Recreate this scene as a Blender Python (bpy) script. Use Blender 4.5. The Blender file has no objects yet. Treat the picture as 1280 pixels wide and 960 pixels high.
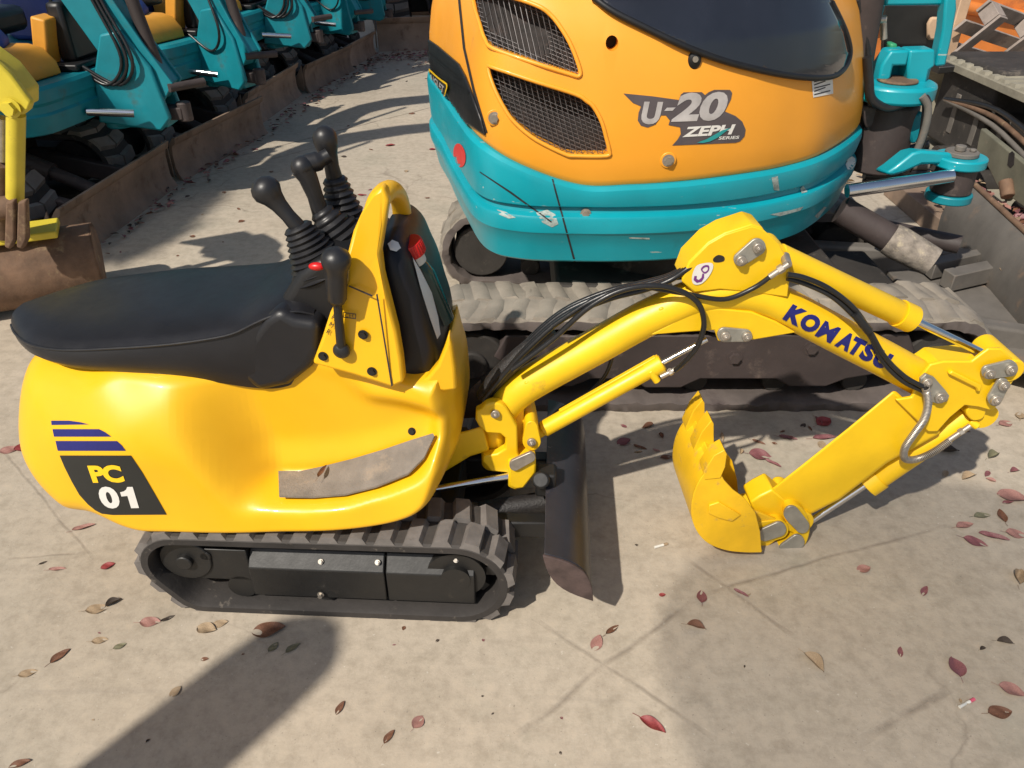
import bpy, bmesh, math, random
import numpy as np
from mathutils import Vector, Matrix, noise
from mathutils.bvhtree import BVHTree
R = math.radians
rnd = random.Random(11)

# ---------------------------------------------------------------- camera, sky, sun, exposure
CH, CP, CF = 1.5, R(33.5), 961.0
sc = bpy.context.scene
cam_d = bpy.data.cameras.new("camera"); cam = bpy.data.objects.new("camera", cam_d)
sc.collection.objects.link(cam); sc.camera = cam
cam.location = (0, 0, CH); cam.rotation_euler = (R(90) - CP, 0, 0)
cam_d.sensor_width = 36; cam_d.lens = 36 * CF / 1280; cam_d.clip_start = .02; cam_d.clip_end = 500
SUN = Vector((-.57, -.73, 1.0)).normalized()          # towards the sun
world = bpy.data.worlds.new("World"); sc.world = world; world.use_nodes = True
wn = world.node_tree; sky = wn.nodes.new('ShaderNodeTexSky'); sky.sky_type = 'NISHITA'; sky.sun_disc = False
sky.sun_elevation = math.asin(SUN.z); sky.sun_rotation = math.atan2(SUN.x, SUN.y)
sky.air_density = 1.2; sky.dust_density = 2.0
bg = wn.nodes['Background']; wn.links.new(sky.outputs[0], bg.inputs[0]); bg.inputs[1].default_value = .085
sun_d = bpy.data.lights.new("sun", 'SUN'); sun = bpy.data.objects.new("sun", sun_d); sc.collection.objects.link(sun)
sun_d.energy = 4.6; sun_d.angle = R(.9); sun_d.color = (1.0, .93, .82)
sun.rotation_euler = SUN.to_track_quat('Z', 'Y').to_euler()
sc.view_settings.view_transform = 'Standard'; sc.view_settings.look = 'None'
sc.view_settings.exposure = 0.08; sc.view_settings.gamma = 1.0; sc.view_settings.use_curve_mapping = False
sc.cycles.use_denoising = True; sc.cycles.max_bounces = 6

# ---------------------------------------------------------------- pixel of the survey photo -> world
CO = Vector((0, 0, CH))
def ray(u, v):
    a = (u - 640) / CF; b = -(v - 480) / CF
    return Vector((a, math.cos(CP) + b * math.sin(CP), -math.sin(CP) + b * math.cos(CP)))
def onZ(u, v, z=0.0):
    d = ray(u, v); return CO + d * ((z - CH) / d.z)
def onY(u, v, y):
    d = ray(u, v); return CO + d * (y / d.y)
class Frame:
    """a thing's own axes: origin on the ground and a yaw"""
    def __init__(s, x, y, yaw=0, z=0):
        s.o = Vector((x, y, z)); s.yaw = yaw; s.m = Matrix.Translation(s.o) @ Matrix.Rotation(yaw, 4, 'Z'); s.i = s.m.inverted()
        s.co = s.i @ CO; s.r3 = s.i.to_3x3()
    def y(s, u, v, yl):
        d = s.r3 @ ray(u, v); return s.co + d * ((yl - s.co.y) / d.y)
    def x(s, u, v, xl):
        d = s.r3 @ ray(u, v); return s.co + d * ((xl - s.co.x) / d.x)
    def z(s, u, v, z):
        d = s.r3 @ ray(u, v); return s.co + d * ((z - s.co.z) / d.z)
    def hit(s, bvh, u, v, off=.002):
        d = (s.r3 @ ray(u, v)).normalized(); p, n, i, t = bvh.ray_cast(s.co, d)
        if p is None: return None
        if n.dot(d) > 0: n = -n
        return p + n * off
    def rad(s, u, v, yl, px):
        """metres that px pixels span at that place"""
        p = s.m @ s.y(u, v, yl); dep = (p - CO).dot(Vector((0, math.cos(CP), -math.sin(CP)))); return px * dep / CF

# ---------------------------------------------------------------- materials
MATS = {}
def lin(c):
    return tuple((x / 255 / 12.92) if x / 255 <= .04045 else ((x / 255 + .055) / 1.055) ** 2.4 for x in c)
def pm(name, col, rough=.5, *_a, **_k):
    orv = _k.pop('objvar', 0)
    m = pm0(name, col, rough, *_a, **_k)
    if orv and 'objvar' not in m:
        m['objvar'] = 1; nt = m.node_tree; b = nt.nodes['Principled BSDF']; src = b.inputs['Base Color'].links[0].from_socket
        oi = nt.nodes.new('ShaderNodeObjectInfo'); mr = nt.nodes.new('ShaderNodeMapRange'); mr.inputs[3].default_value = 1 - orv; mr.inputs[4].default_value = 1 + orv; nt.links.new(oi.outputs['Random'], mr.inputs[0])
        mx = nt.nodes.new('ShaderNodeMix'); mx.data_type = 'RGBA'; mx.blend_type = 'MULTIPLY'; mx.inputs[0].default_value = 1; nt.links.new(src, mx.inputs[6]); nt.links.new(mr.outputs[0], mx.inputs[7]); nt.links.new(mx.outputs[2], b.inputs['Base Color'])
    return m
def pm0(name, col, rough=.5, metal=0, var=.15, scale=8, dirt=None, dirt_amt=.0, dirt_scale=14, bump=.0, bscale=60, coat=0, spec=.5, col2=None, scratch=None):
    if name in MATS: return MATS[name]
    m = bpy.data.materials.new(name); m.use_nodes = True; nt = m.node_tree; N = nt.nodes; L = nt.links
    b = N['Principled BSDF']; b.inputs['Roughness'].default_value = rough; b.inputs['Metallic'].default_value = metal
    b.inputs['Specular IOR Level'].default_value = spec
    if coat: b.inputs['Coat Weight'].default_value = coat; b.inputs['Coat Roughness'].default_value = .08
    tc = N.new('ShaderNodeTexCoord')
    def nz(sc_, det=6, ro=.6):
        n = N.new('ShaderNodeTexNoise'); n.inputs['Scale'].default_value = sc_; n.inputs['Detail'].default_value = det
        n.inputs['Roughness'].default_value = ro; L.new(tc.outputs['Object'], n.inputs['Vector']); return n
    def ramp(src, a, c, lo, hi):
        r = N.new('ShaderNodeValToRGB'); r.color_ramp.elements[0].position = lo; r.color_ramp.elements[1].position = hi
        r.color_ramp.elements[0].color = (*a, 1); r.color_ramp.elements[1].color = (*c, 1); L.new(src, r.inputs[0]); return r
    c2 = col2 or tuple(min(1, x * (1 + var)) for x in col); c1 = tuple(x * (1 - var) for x in col)
    n1 = nz(scale); r1 = ramp(n1.outputs[0], c1, c2, .3, .7); out = r1.outputs[0]
    if dirt:
        n2 = nz(dirt_scale, 8, .7); mk = ramp(n2.outputs[0], (0, 0, 0), (1, 1, 1), .62 - dirt_amt * .4, .78 - dirt_amt * .3)
        mx = N.new('ShaderNodeMix'); mx.data_type = 'RGBA'; L.new(mk.outputs[0], mx.inputs[0]); L.new(out, mx.inputs[6]); mx.inputs[7].default_value = (*dirt, 1)
        out = mx.outputs[2]
    if scratch:
        mp = N.new('ShaderNodeMapping'); mp.inputs['Scale'].default_value = (2.2, 30, 38); L.new(tc.outputs['Object'], mp.inputs[0])
        n3 = N.new('ShaderNodeTexNoise'); n3.inputs['Scale'].default_value = 2.2; n3.inputs['Detail'].default_value = 5; L.new(mp.outputs[0], n3.inputs['Vector'])
        mk = ramp(n3.outputs[0], (0, 0, 0), (1, 1, 1), .70, .72)
        mx = N.new('ShaderNodeMix'); mx.data_type = 'RGBA'; L.new(mk.outputs[0], mx.inputs[0]); L.new(out, mx.inputs[6]); mx.inputs[7].default_value = (*scratch, 1)
        out = mx.outputs[2]
    L.new(out, b.inputs['Base Color'])
    nr = nz(scale * 3); rr = N.new('ShaderNodeMapRange'); L.new(nr.outputs[0], rr.inputs[0])
    rr.inputs[3].default_value = max(.02, rough - .1); rr.inputs[4].default_value = min(1, rough + .12); L.new(rr.outputs[0], b.inputs['Roughness'])
    if bump:
        nb = nz(bscale, 4); bp = N.new('ShaderNodeBump'); bp.inputs['Strength'].default_value = bump; bp.inputs['Distance'].default_value = .004
        L.new(nb.outputs[0], bp.inputs['Height']); L.new(bp.outputs[0], b.inputs['Normal'])
    MATS[name] = m; return m
YEL = pm('yellow_paint', (.82, .45, .008), .38, var=.05, scale=5, coat=.12, bump=.025, bscale=40)
YELR = pm('yellow_arm_paint', (.83, .52, .008), .40, var=.07, scale=9, bump=.07, bscale=45, dirt=(.40, .24, .04), dirt_amt=-.06, dirt_scale=11)
YELB = pm('yellow_bucket_paint', (.82, .48, .012), .42, var=.1, scale=12, bump=.12, bscale=30, dirt=(.33, .22, .11), dirt_amt=.07, dirt_scale=18)
YELP = pm('pale_yellow_paint', (.62, .50, .04), .45, var=.14, scale=7, dirt=(.25, .15, .05), dirt_amt=.05, bump=.08, bscale=30)
ORA = pm('orange_hood_paint', (.86, .355, .026), .42, var=.05, scale=3, coat=.1, dirt=(.55, .26, .06), dirt_amt=-.1, dirt_scale=4)
ORD = pm('dusty_orange_paint', (.66, .30, .035), .5, var=.12, scale=6, dirt=(.42, .26, .12), dirt_amt=.05)
ORB = pm('burnt_orange_steel', (.52, .16, .03), .5, var=.25, scale=3, dirt=(.20, .06, .03), dirt_amt=.12, dirt_scale=3)
TEA = pm('teal_paint', (.003, .30, .37), .38, var=.10, scale=4, coat=.12, scratch=(.30, .42, .40), dirt=(.01, .19, .22), dirt_amt=-.1, dirt_scale=7)
TED = pm('dusty_shaded_teal_paint', (.004, .20, .25), .45, var=.16, scale=6, dirt=(.05, .11, .11), dirt_amt=.08, dirt_scale=9, bump=.05)  # dust, plus a base darkened for the shade over the parked row
RUB = pm('black_rubber', (.016, .015, .015), .62, var=.3, scale=20, dirt=(.07, .06, .055), dirt_amt=.05, bump=.15, bscale=80)
SEA = pm('black_vinyl', (.012, .012, .0145), .38, var=.15, scale=12, bump=.06, bscale=260)
CNS = pm('black_plastic', (.010, .010, .011), .42, var=.2, scale=10, bump=.05, bscale=90)
GLS = pm('gloss_black', (.007, .007, .010), .42, var=.3, scale=3, spec=.35)
KNB = pm('knob_rubber', (.016, .016, .018), .4, var=.15, scale=20, bump=.06, bscale=150)
TRK = pm('track_rubber', (.030, .026, .024), .75, var=.3, scale=9, dirt=(.20, .17, .14), dirt_amt=.02, dirt_scale=30, bump=.3, bscale=60)
TRG = pm('dusty_track_rubber', (.235, .205, .168), .85, var=.25, scale=7, dirt=(.14, .12, .105), dirt_amt=.1, dirt_scale=11, bump=.45, bscale=35)
TRD = pm('dark_track_rubber', (.030, .026, .023), .8, var=.35, scale=7, dirt=(.15, .125, .10), dirt_amt=.1, dirt_scale=12, bump=.4, bscale=35)
LUG = pm('worn_track_lug', (.15, .135, .125), .75, var=.25, scale=25, dirt=(.08, .07, .065), dirt_amt=.05, bump=.25, bscale=60)
STD = pm('black_steel', (.010, .0095, .009), .5, var=.3, scale=12, dirt=(.06, .05, .04), dirt_amt=.0, bump=.12, bscale=70, spec=.6)
STG = pm('dusty_steel', (.13, .118, .105), .7, var=.25, scale=6, dirt=(.24, .16, .11), dirt_amt=.12, dirt_scale=9, bump=.25, bscale=40)
STB = pm('brown_steel', (.26, .185, .135), .7, objvar=.32, var=.3, scale=5, dirt=(.11, .06, .035), dirt_amt=.12, dirt_scale=7, bump=.25, bscale=45)
BLD = pm('dark_blade_steel', (.03, .029, .035), .38, var=.3, scale=8, dirt=(.14, .11, .10), dirt_amt=.03, dirt_scale=16, scratch=(.22, .2, .19), bump=.15, bscale=60)
RST = pm('rusty_steel', (.14, .082, .050), .8, var=.4, scale=10, dirt=(.30, .22, .12), dirt_amt=.12, dirt_scale=12, bump=.5, bscale=40)
FRM = pm('grimy_frame_steel', (.048, .036, .034), .65, var=.3, scale=5, dirt=(.16, .12, .10), dirt_amt=.12, dirt_scale=8, bump=.25, bscale=40)
CHR = pm('chrome_rod', (.72, .73, .75), .16, 1, var=.05, scale=8)
ZNC = pm('zinc_plate', (.36, .35, .31), .42, .55, var=.2, scale=22, dirt=(.30, .22, .12), dirt_amt=.04, bump=.12, bscale=60)
PIN = pm('pin_steel', (.42, .38, .33), .4, .7, var=.25, scale=30)
PADM = pm('foot_pad_grit', (.20, .175, .15), .85, var=.22, scale=18, dirt=(.34, .27, .20), dirt_amt=.15, dirt_scale=12, bump=.6, bscale=220)
HOS = pm('hose_rubber', (.014, .014, .015), .32, var=.2, scale=30, bump=.08, bscale=160)
SLV = pm('woven_hose_sleeve', (.02, .018, .018), .5, var=.5, scale=120, bump=.5, bscale=220)
DEC = pm('decal_charcoal', (.018, .019, .018), .35, var=.1, scale=8)
DEB = pm('decal_navy', (.012, .014, .14), .35, var=.12, scale=8)
DEW = pm('decal_white', (.72, .70, .66), .4, var=.04, scale=30)
DEY = pm('decal_yellow', (.90, .56, .01), .35, var=.04, scale=8)
DES = pm('decal_silver', (.50, .47, .46), .35, .2, var=.22, scale=14)
DEG = pm('decal_grey', (.09, .075, .08), .45, var=.15, scale=9)
DET = pm('decal_teal', (.02, .30, .30), .4, var=.08, scale=9)
DER = pm('decal_red', (.66, .02, .02), .4, var=.06, scale=9)
DEP = pm('decal_purple', (.16, .03, .20), .4, var=.06, scale=9)
DEI = pm('decal_ink', (.03, .025, .03), .5, var=.1, scale=40)
DEK = pm('decal_pink', (.60, .10, .16), .5, var=.3, scale=60)
REDP = pm('red_plastic', (.55, .012, .012), .32, var=.1, scale=20)
WHP = pm('white_plastic', (.66, .65, .60), .4, var=.06, scale=20)
GRB = pm('dark_green_bottle', (.008, .035, .03), .15, var=.2, scale=12)
BLU = pm('blue_cover', (.02, .06, .30), .55, var=.2, scale=5, dirt=(.03, .04, .09), dirt_amt=.05)
HOOD = pm('dark_glass_hood', (.016, .018, .026), .14, var=.3, scale=3, coat=.5)
MSH = pm('wire_mesh', (.16, .15, .15), .5, .5, var=.2, scale=30)
DRK = pm('dark_cavity', (.018, .014, .013), .8, var=.5, scale=25, dirt=(.09, .06, .05), dirt_amt=.08, dirt_scale=22)
WOD = pm('weathered_wood', (.30, .25, .22), .85, var=.3, scale=9, dirt=(.14, .10, .10), dirt_amt=.1, dirt_scale=12, bump=.4, bscale=30)
WOP = pm('pale_wood', (.50, .34, .22), .8, var=.2, scale=6, bump=.3, bscale=30)
BRK = pm('tree_bark', (.10, .07, .05), .9, var=.4, scale=9, bump=.8, bscale=20)
FOL = pm('tree_leaves', (.06, .09, .025), .6, var=.5, scale=2)
PIP = pm('concrete_post', (.38, .36, .33), .85, var=.15, scale=9, bump=.3)

# ---------------------------------------------------------------- mesh helpers
def tag(o, label=None, cat=None, group=None, kind=None):
    if label: o['label'] = label
    if cat: o['category'] = cat
    if group: o['group'] = group
    if kind: o['kind'] = kind
    return o
def empty(name, loc=(0, 0, 0), yaw=0):
    o = bpy.data.objects.new(name, None); sc.collection.objects.link(o); o.location = loc; o.rotation_euler = (0, 0, yaw); o.empty_display_size = .1; return o
def link_bm(name, bm, mat, parent=None, smooth=40, bevel=0, seg=2, sub=0):
    me = bpy.data.meshes.new(name); bmesh.ops.recalc_face_normals(bm, faces=bm.faces[:]) if smooth != 'raw' else None
    bm.to_mesh(me); bm.free()
    mats = mat if isinstance(mat, (list, tuple)) else [mat]
    for m in mats: me.materials.append(m)
    if smooth and smooth != 'raw':
        me.shade_smooth(); me.set_sharp_from_angle(angle=R(smooth))
    o = bpy.data.objects.new(name, me); sc.collection.objects.link(o)
    if parent: o.parent = parent
    if bevel:
        b = o.modifiers.new('bevel', 'BEVEL'); b.width = bevel; b.segments = seg; b.limit_method = 'ANGLE'; b.angle_limit = R(35); b.harden_normals = False
        me.shade_smooth()
    if sub:
        s = o.modifiers.new('sub', 'SUBSURF'); s.levels = sub; s.render_levels = sub
    return o
class MB:
    def __init__(s): s.bm = bmesh.new(); s.mi = 0
    def _f(s, vs):
        try:
            f = s.bm.faces.new(vs); f.material_index = s.mi; return f
        except ValueError: return None
    def box(s, c, size, rot=None):
        M = Matrix.Translation(c) @ (rot.to_4x4() if rot is not None else Matrix.Identity(4))
        vs = [s.bm.verts.new(M @ Vector((x * size[0] / 2, y * size[1] / 2, z * size[2] / 2))) for x in (-1, 1) for y in (-1, 1) for z in (-1, 1)]
        for q in ((0, 1, 3, 2), (4, 6, 7, 5), (0, 4, 5, 1), (2, 3, 7, 6), (0, 2, 6, 4), (1, 5, 7, 3)): s._f([vs[i] for i in q])
        return s
    def bar(s, a, b, w, h, up=(0, 0, 1)):
        """box from a to b, w across, h along up"""
        a, b = Vector(a), Vector(b); d = (b - a); L = d.length; d.normalize(); u = Vector(up); sd = d.cross(u).normalized(); u = sd.cross(d)
        rot = Matrix((d, sd, u)).transposed(); return s.box((a + b) / 2, (L, w, h), rot)
    def tube(s, pts, r, seg=16, caps=True, flat=1.0, up=None):
        pts = [Vector(p) for p in pts]; n = len(pts); rr = r if isinstance(r, (list, tuple)) else [r] * n
        rings = []; prev = None
        for i, p in enumerate(pts):
            t = (pts[min(i + 1, n - 1)] - pts[max(i - 1, 0)]).normalized()
            if prev is None:
                a = Vector(up) if up else (Vector((0, 0, 1)) if abs(t.z) < .9 else Vector((1, 0, 0)))
                x = t.cross(a).normalized()
            else: x = (prev - t * prev.dot(t)).normalized()
            prev = x; y = t.cross(x)
            rings.append([s.bm.verts.new(p + (x * math.cos(2 * math.pi * k / seg) * flat + y * math.sin(2 * math.pi * k / seg)) * rr[i]) for k in range(seg)])
        for a, b in zip(rings, rings[1:]):
            for k in range(seg): s._f([a[k], a[(k + 1) % seg], b[(k + 1) % seg], b[k]])
        if caps: s._f(rings[0][::-1]); s._f(rings[-1])
        return s
    def cyl(s, a, b, r, seg=24): return s.tube([a, b], r, seg)
    def prism(s, P, off):
        """polygon of 3-D points pushed through the vector off"""
        off = Vector(off); a = [s.bm.verts.new(Vector(p)) for p in P]; b = [s.bm.verts.new(Vector(p) + off) for p in P]
        s._f(a); s._f(b[::-1])
        for i in range(len(P)): j = (i + 1) % len(P); s._f([a[i], b[i], b[j], a[j]])
        return s
    def loft(s, rings, caps=True, closed=True):
        V = [[s.bm.verts.new(Vector(p)) for p in r] for r in rings]; n = len(V[0])
        for a, b in zip(V, V[1:]):
            for k in range(n if closed else n - 1): s._f([a[k], a[(k + 1) % n], b[(k + 1) % n], b[k]])
        if caps: s._f(V[0][::-1]); s._f(V[-1])
        return s
    def ball(s, c, r, sx=1, sy=1, sz=1, rot=None):
        M = Matrix.Translation(c) @ (rot.to_4x4() if rot is not None else Matrix.Identity(4)) @ Matrix.Diagonal((r * sx, r * sy, r * sz, 1))
        bmesh.ops.create_uvsphere(s.bm, u_segments=20, v_segments=12, radius=1, matrix=M); return s
    def link(s, name, mat, parent=None, **k): return link_bm(name, s.bm, mat, parent, **k)
def spline(P, n=8, closed=False):
    """Catmull-Rom through the points"""
    P = [Vector(p) for p in P]; out = []; N = len(P)
    rng = range(N if closed else N - 1)
    for i in rng:
        if closed: a, b, c, d = P[(i - 1) % N], P[i], P[(i + 1) % N], P[(i + 2) % N]
        else: a, b, c, d = P[max(i - 1, 0)], P[i], P[i + 1], P[min(i + 2, N - 1)]
        for k in range(n):
            t = k / n; out.append(.5 * ((2 * b) + (c - a) * t + (2 * a - 5 * b + 4 * c - d) * t * t + (3 * b - a - 3 * c + d) * t ** 3))
    if not closed: out.append(P[-1])
    return out
def hull2(pts):
    pts = sorted(set((round(x, 5), round(y, 5)) for x, y in pts))
    def half(P):
        h = []
        for p in P:
            while len(h) > 1 and (h[-1][0] - h[-2][0]) * (p[1] - h[-2][1]) - (h[-1][1] - h[-2][1]) * (p[0] - h[-2][0]) <= 0: h.pop()
            h.append(p)
        return h[:-1]
    return half(pts) + half(pts[::-1])
def loop_path(circles, step=.02):
    pts = [(cx + r * math.cos(a), cz + r * math.sin(a)) for cx, cz, r in circles for a in [2 * math.pi * k / 48 for k in range(48)]]
    h = hull2(pts); h.append(h[0]); L = [0]
    for a, b in zip(h, h[1:]): L.append(L[-1] + math.dist(a, b))
    n = int(L[-1] / step); out = []; j = 0
    for i in range(n):
        d = L[-1] * i / n
        while L[j + 1] < d: j += 1
        t = (d - L[j]) / (L[j + 1] - L[j]); out.append((h[j][0] + (h[j + 1][0] - h[j][0]) * t, h[j][1] + (h[j + 1][1] - h[j][1]) * t))
    return out, L[-1]
def track_band(circles, w, yc, t=.022, lug_h=.02, pitch=.06, name='rubber_track', mats=None, parent=None, stagger=True, sag=0, smooth=35, chev=.25, rough=0):
    """a closed rubber belt with its tread lugs, circles give the outer side of the belt"""
    n0 = None; path, L = loop_path(circles, .016)
    n = len(path); m = MB(); rings = []
    nor = []
    for i in range(n):
        a, b = path[i - 1], path[(i + 1) % n]; tx, tz = b[0] - a[0], b[1] - a[1]; l = math.hypot(tx, tz); nor.append((tz / l, -tx / l))
    prof = [(-w / 2, 0), (-w / 2 + .006, .006), (w / 2 - .006, .006), (w / 2, 0), (w / 2, -t), (w / 2 - .01, -t - .004), (-w / 2 + .01, -t - .004), (-w / 2, -t)]
    for i in range(n):
        x, z = path[i]; nx, nz = nor[i]
        rings.append([(x + nx * d, yc + yy, z + nz * d) for yy, d in prof])
    rings.append(rings[0]); m.loft(rings, caps=False)
    if mats and len(mats) > 2:
        for q, f in enumerate(list(m.bm.faces)):
            if q % 8 in (0, 1, 2): f.material_index = 2
    bmesh.ops.remove_doubles(m.bm, verts=m.bm.verts[:], dist=.0005)
    cnt = max(6, int(round(L / pitch))); m.mi = 1 if mats and len(mats) > 1 else 0
    for k in range(cnt):
        for side in (-1, 1):
            s0 = (k + (.5 if side > 0 and stagger else 0)) / cnt
            def at(s_, d):
                f = (s_ % 1) * n; i = int(f) % n; g = f - int(f); j = (i + 1) % n
                x = path[i][0] * (1 - g) + path[j][0] * g; z = path[i][1] * (1 - g) + path[j][1] * g
                nx = nor[i][0] * (1 - g) + nor[j][0] * g; nz = nor[i][1] * (1 - g) + nor[j][1] * g
                return x + nx * d, z + nz * d
            ds = pitch * .30 / L; sh = pitch * chev / L
            ya, yb = (side * w * .02, side * w * .49)
            low, top = [], []
            for (yy, kk) in ((ya, -1), (ya, 1), (yb, 1), (yb, -1)):
                o = sh if yy == yb else 0
                x, z = at(s0 + kk * ds * 1.25 + o, .002); low.append((x, yc + yy, z))
                x, z = at(s0 + kk * ds * .75 + o, lug_h * (1 if yy == ya else .9)); top.append((x, yc + yy * (.97 if yy == yb else 1.25), z))
            m.loft([low, top])
    if rough:
        bmesh.ops.subdivide_edges(m.bm, edges=[e for e in m.bm.edges if e.calc_length() > .045], cuts=1, use_grid_fill=True)
        for v in m.bm.verts:
            q = v.co * 16; v.co += noise.noise_vector(q) * rough + noise.noise_vector(q * 3.1) * rough * .6
    return m.link(name, mats or [TRK], parent, smooth=smooth)
def lathe(m, a, b, prof, seg=20):
    """prof: (t along a-b, radius)"""
    a, b = Vector(a), Vector(b); return m.tube([a + (b - a) * t for t, r in prof], [r for t, r in prof], seg)
def bellows(m, a, b, r0, r1, n=8, seg=24, amp=.2):
    pr = []
    for i in range(n * 4 + 1):
        t = i / (n * 4); r = r0 + (r1 - r0) * t ** .8; pr.append((t, r * (1 - amp * (.5 + .5 * math.cos(2 * math.pi * t * n)))))
    return lathe(m, a, b, pr, seg)
def bolt(m, p, d, r=.008, h=.006, washer=True):
    p = Vector(p); d = Vector(d).normalized()
    if washer: m.cyl(p, p + d * .002, r * 1.5, 16)
    m.cyl(p + d * .001, p + d * (.002 + h), r, 6); return m
# decals: planar pixel figures laid on the real surface
def fill2d(polys, maxlen=6.0, font=None, text=None, bold=0.0, shear=0.0, space=1.0):
    cu = bpy.data.curves.new('t', 'FONT' if text else 'CURVE')
    if text: cu.body = text; cu.offset = bold; cu.shear = shear; cu.space_character = space; cu.resolution_u = 4
    else:
        cu.dimensions = '2D'; cu.fill_mode = 'BOTH'
        for P in polys:
            sp = cu.splines.new('POLY'); sp.points.add(len(P) - 1); sp.use_cyclic_u = True
            for i, p in enumerate(P): sp.points[i].co = (p[0], p[1], 0, 1)
    ob = bpy.data.objects.new('t', cu); sc.collection.objects.link(ob)
    dg = bpy.context.evaluated_depsgraph_get(); me = bpy.data.meshes.new_from_object(ob.evaluated_get(dg))
    bm = bmesh.new(); bm.from_mesh(me); bpy.data.objects.remove(ob); bpy.data.curves.remove(cu); bpy.data.meshes.remove(me)
    return bm
def split_long(bm, L):
    for _ in range(6):
        e = [x for x in bm.edges if x.calc_length() > L]
        if not e: break
        bmesh.ops.subdivide_edges(bm, edges=e, cuts=1); bmesh.ops.triangulate(bm, faces=[f for f in bm.faces if len(f.verts) > 3])
def decal(fr, surf, name, mat, parent, polys=None, text=None, O=None, X=None, Y=None, bold=.0, shear=0, off=.0015, L=5.0, space=1.0, label=None):
    """surf: BVH in the frame's axes, or a function(u,v,off)->point"""
    if text:
        bm = fill2d(None, text=text, bold=bold, shear=shear, space=space)
        xs = [v.co.x for v in bm.verts]; ys = [v.co.y for v in bm.verts]; x0, x1, y0, y1 = min(xs), max(xs), min(ys), max(ys)
        O, X, Y = Vector(O), Vector(X), Vector(Y)
        for v in bm.verts:
            p = O + (X - O) * ((v.co.x - x0) / (x1 - x0)) + (Y - O) * ((v.co.y - y0) / (y1 - y0)); v.co = (p.x, p.y, 0)
    else: bm = fill2d(polys)
    split_long(bm, L)
    for v in bm.verts:
        p = surf(v.co.x, v.co.y, off) if callable(surf) else fr.hit(surf, v.co.x, v.co.y, off)
        v.co = p if p is not None else Vector((0, 0, -99))
    bad = [v for v in bm.verts if v.co.z < -50]
    if bad: bmesh.ops.delete(bm, geom=bad, context='VERTS')
    o = link_bm(name, bm, mat, parent, smooth=30)
    if label: o['label'] = label
    return o
def bvh_of(o, dg=None):
    if o.modifiers:
        dg = bpy.context.evaluated_depsgraph_get(); dg.update(); e = o.evaluated_get(dg); me = e.to_mesh()
    else: me = o.data
    vs = [v.co.copy() for v in me.vertices]; ps = [tuple(p.vertices) for p in me.polygons]
    return BVHTree.FromPolygons(vs, ps)
def Z(sx, sy, s, ox, oy): return (ox + sx / s, oy + sy / s)

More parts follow.
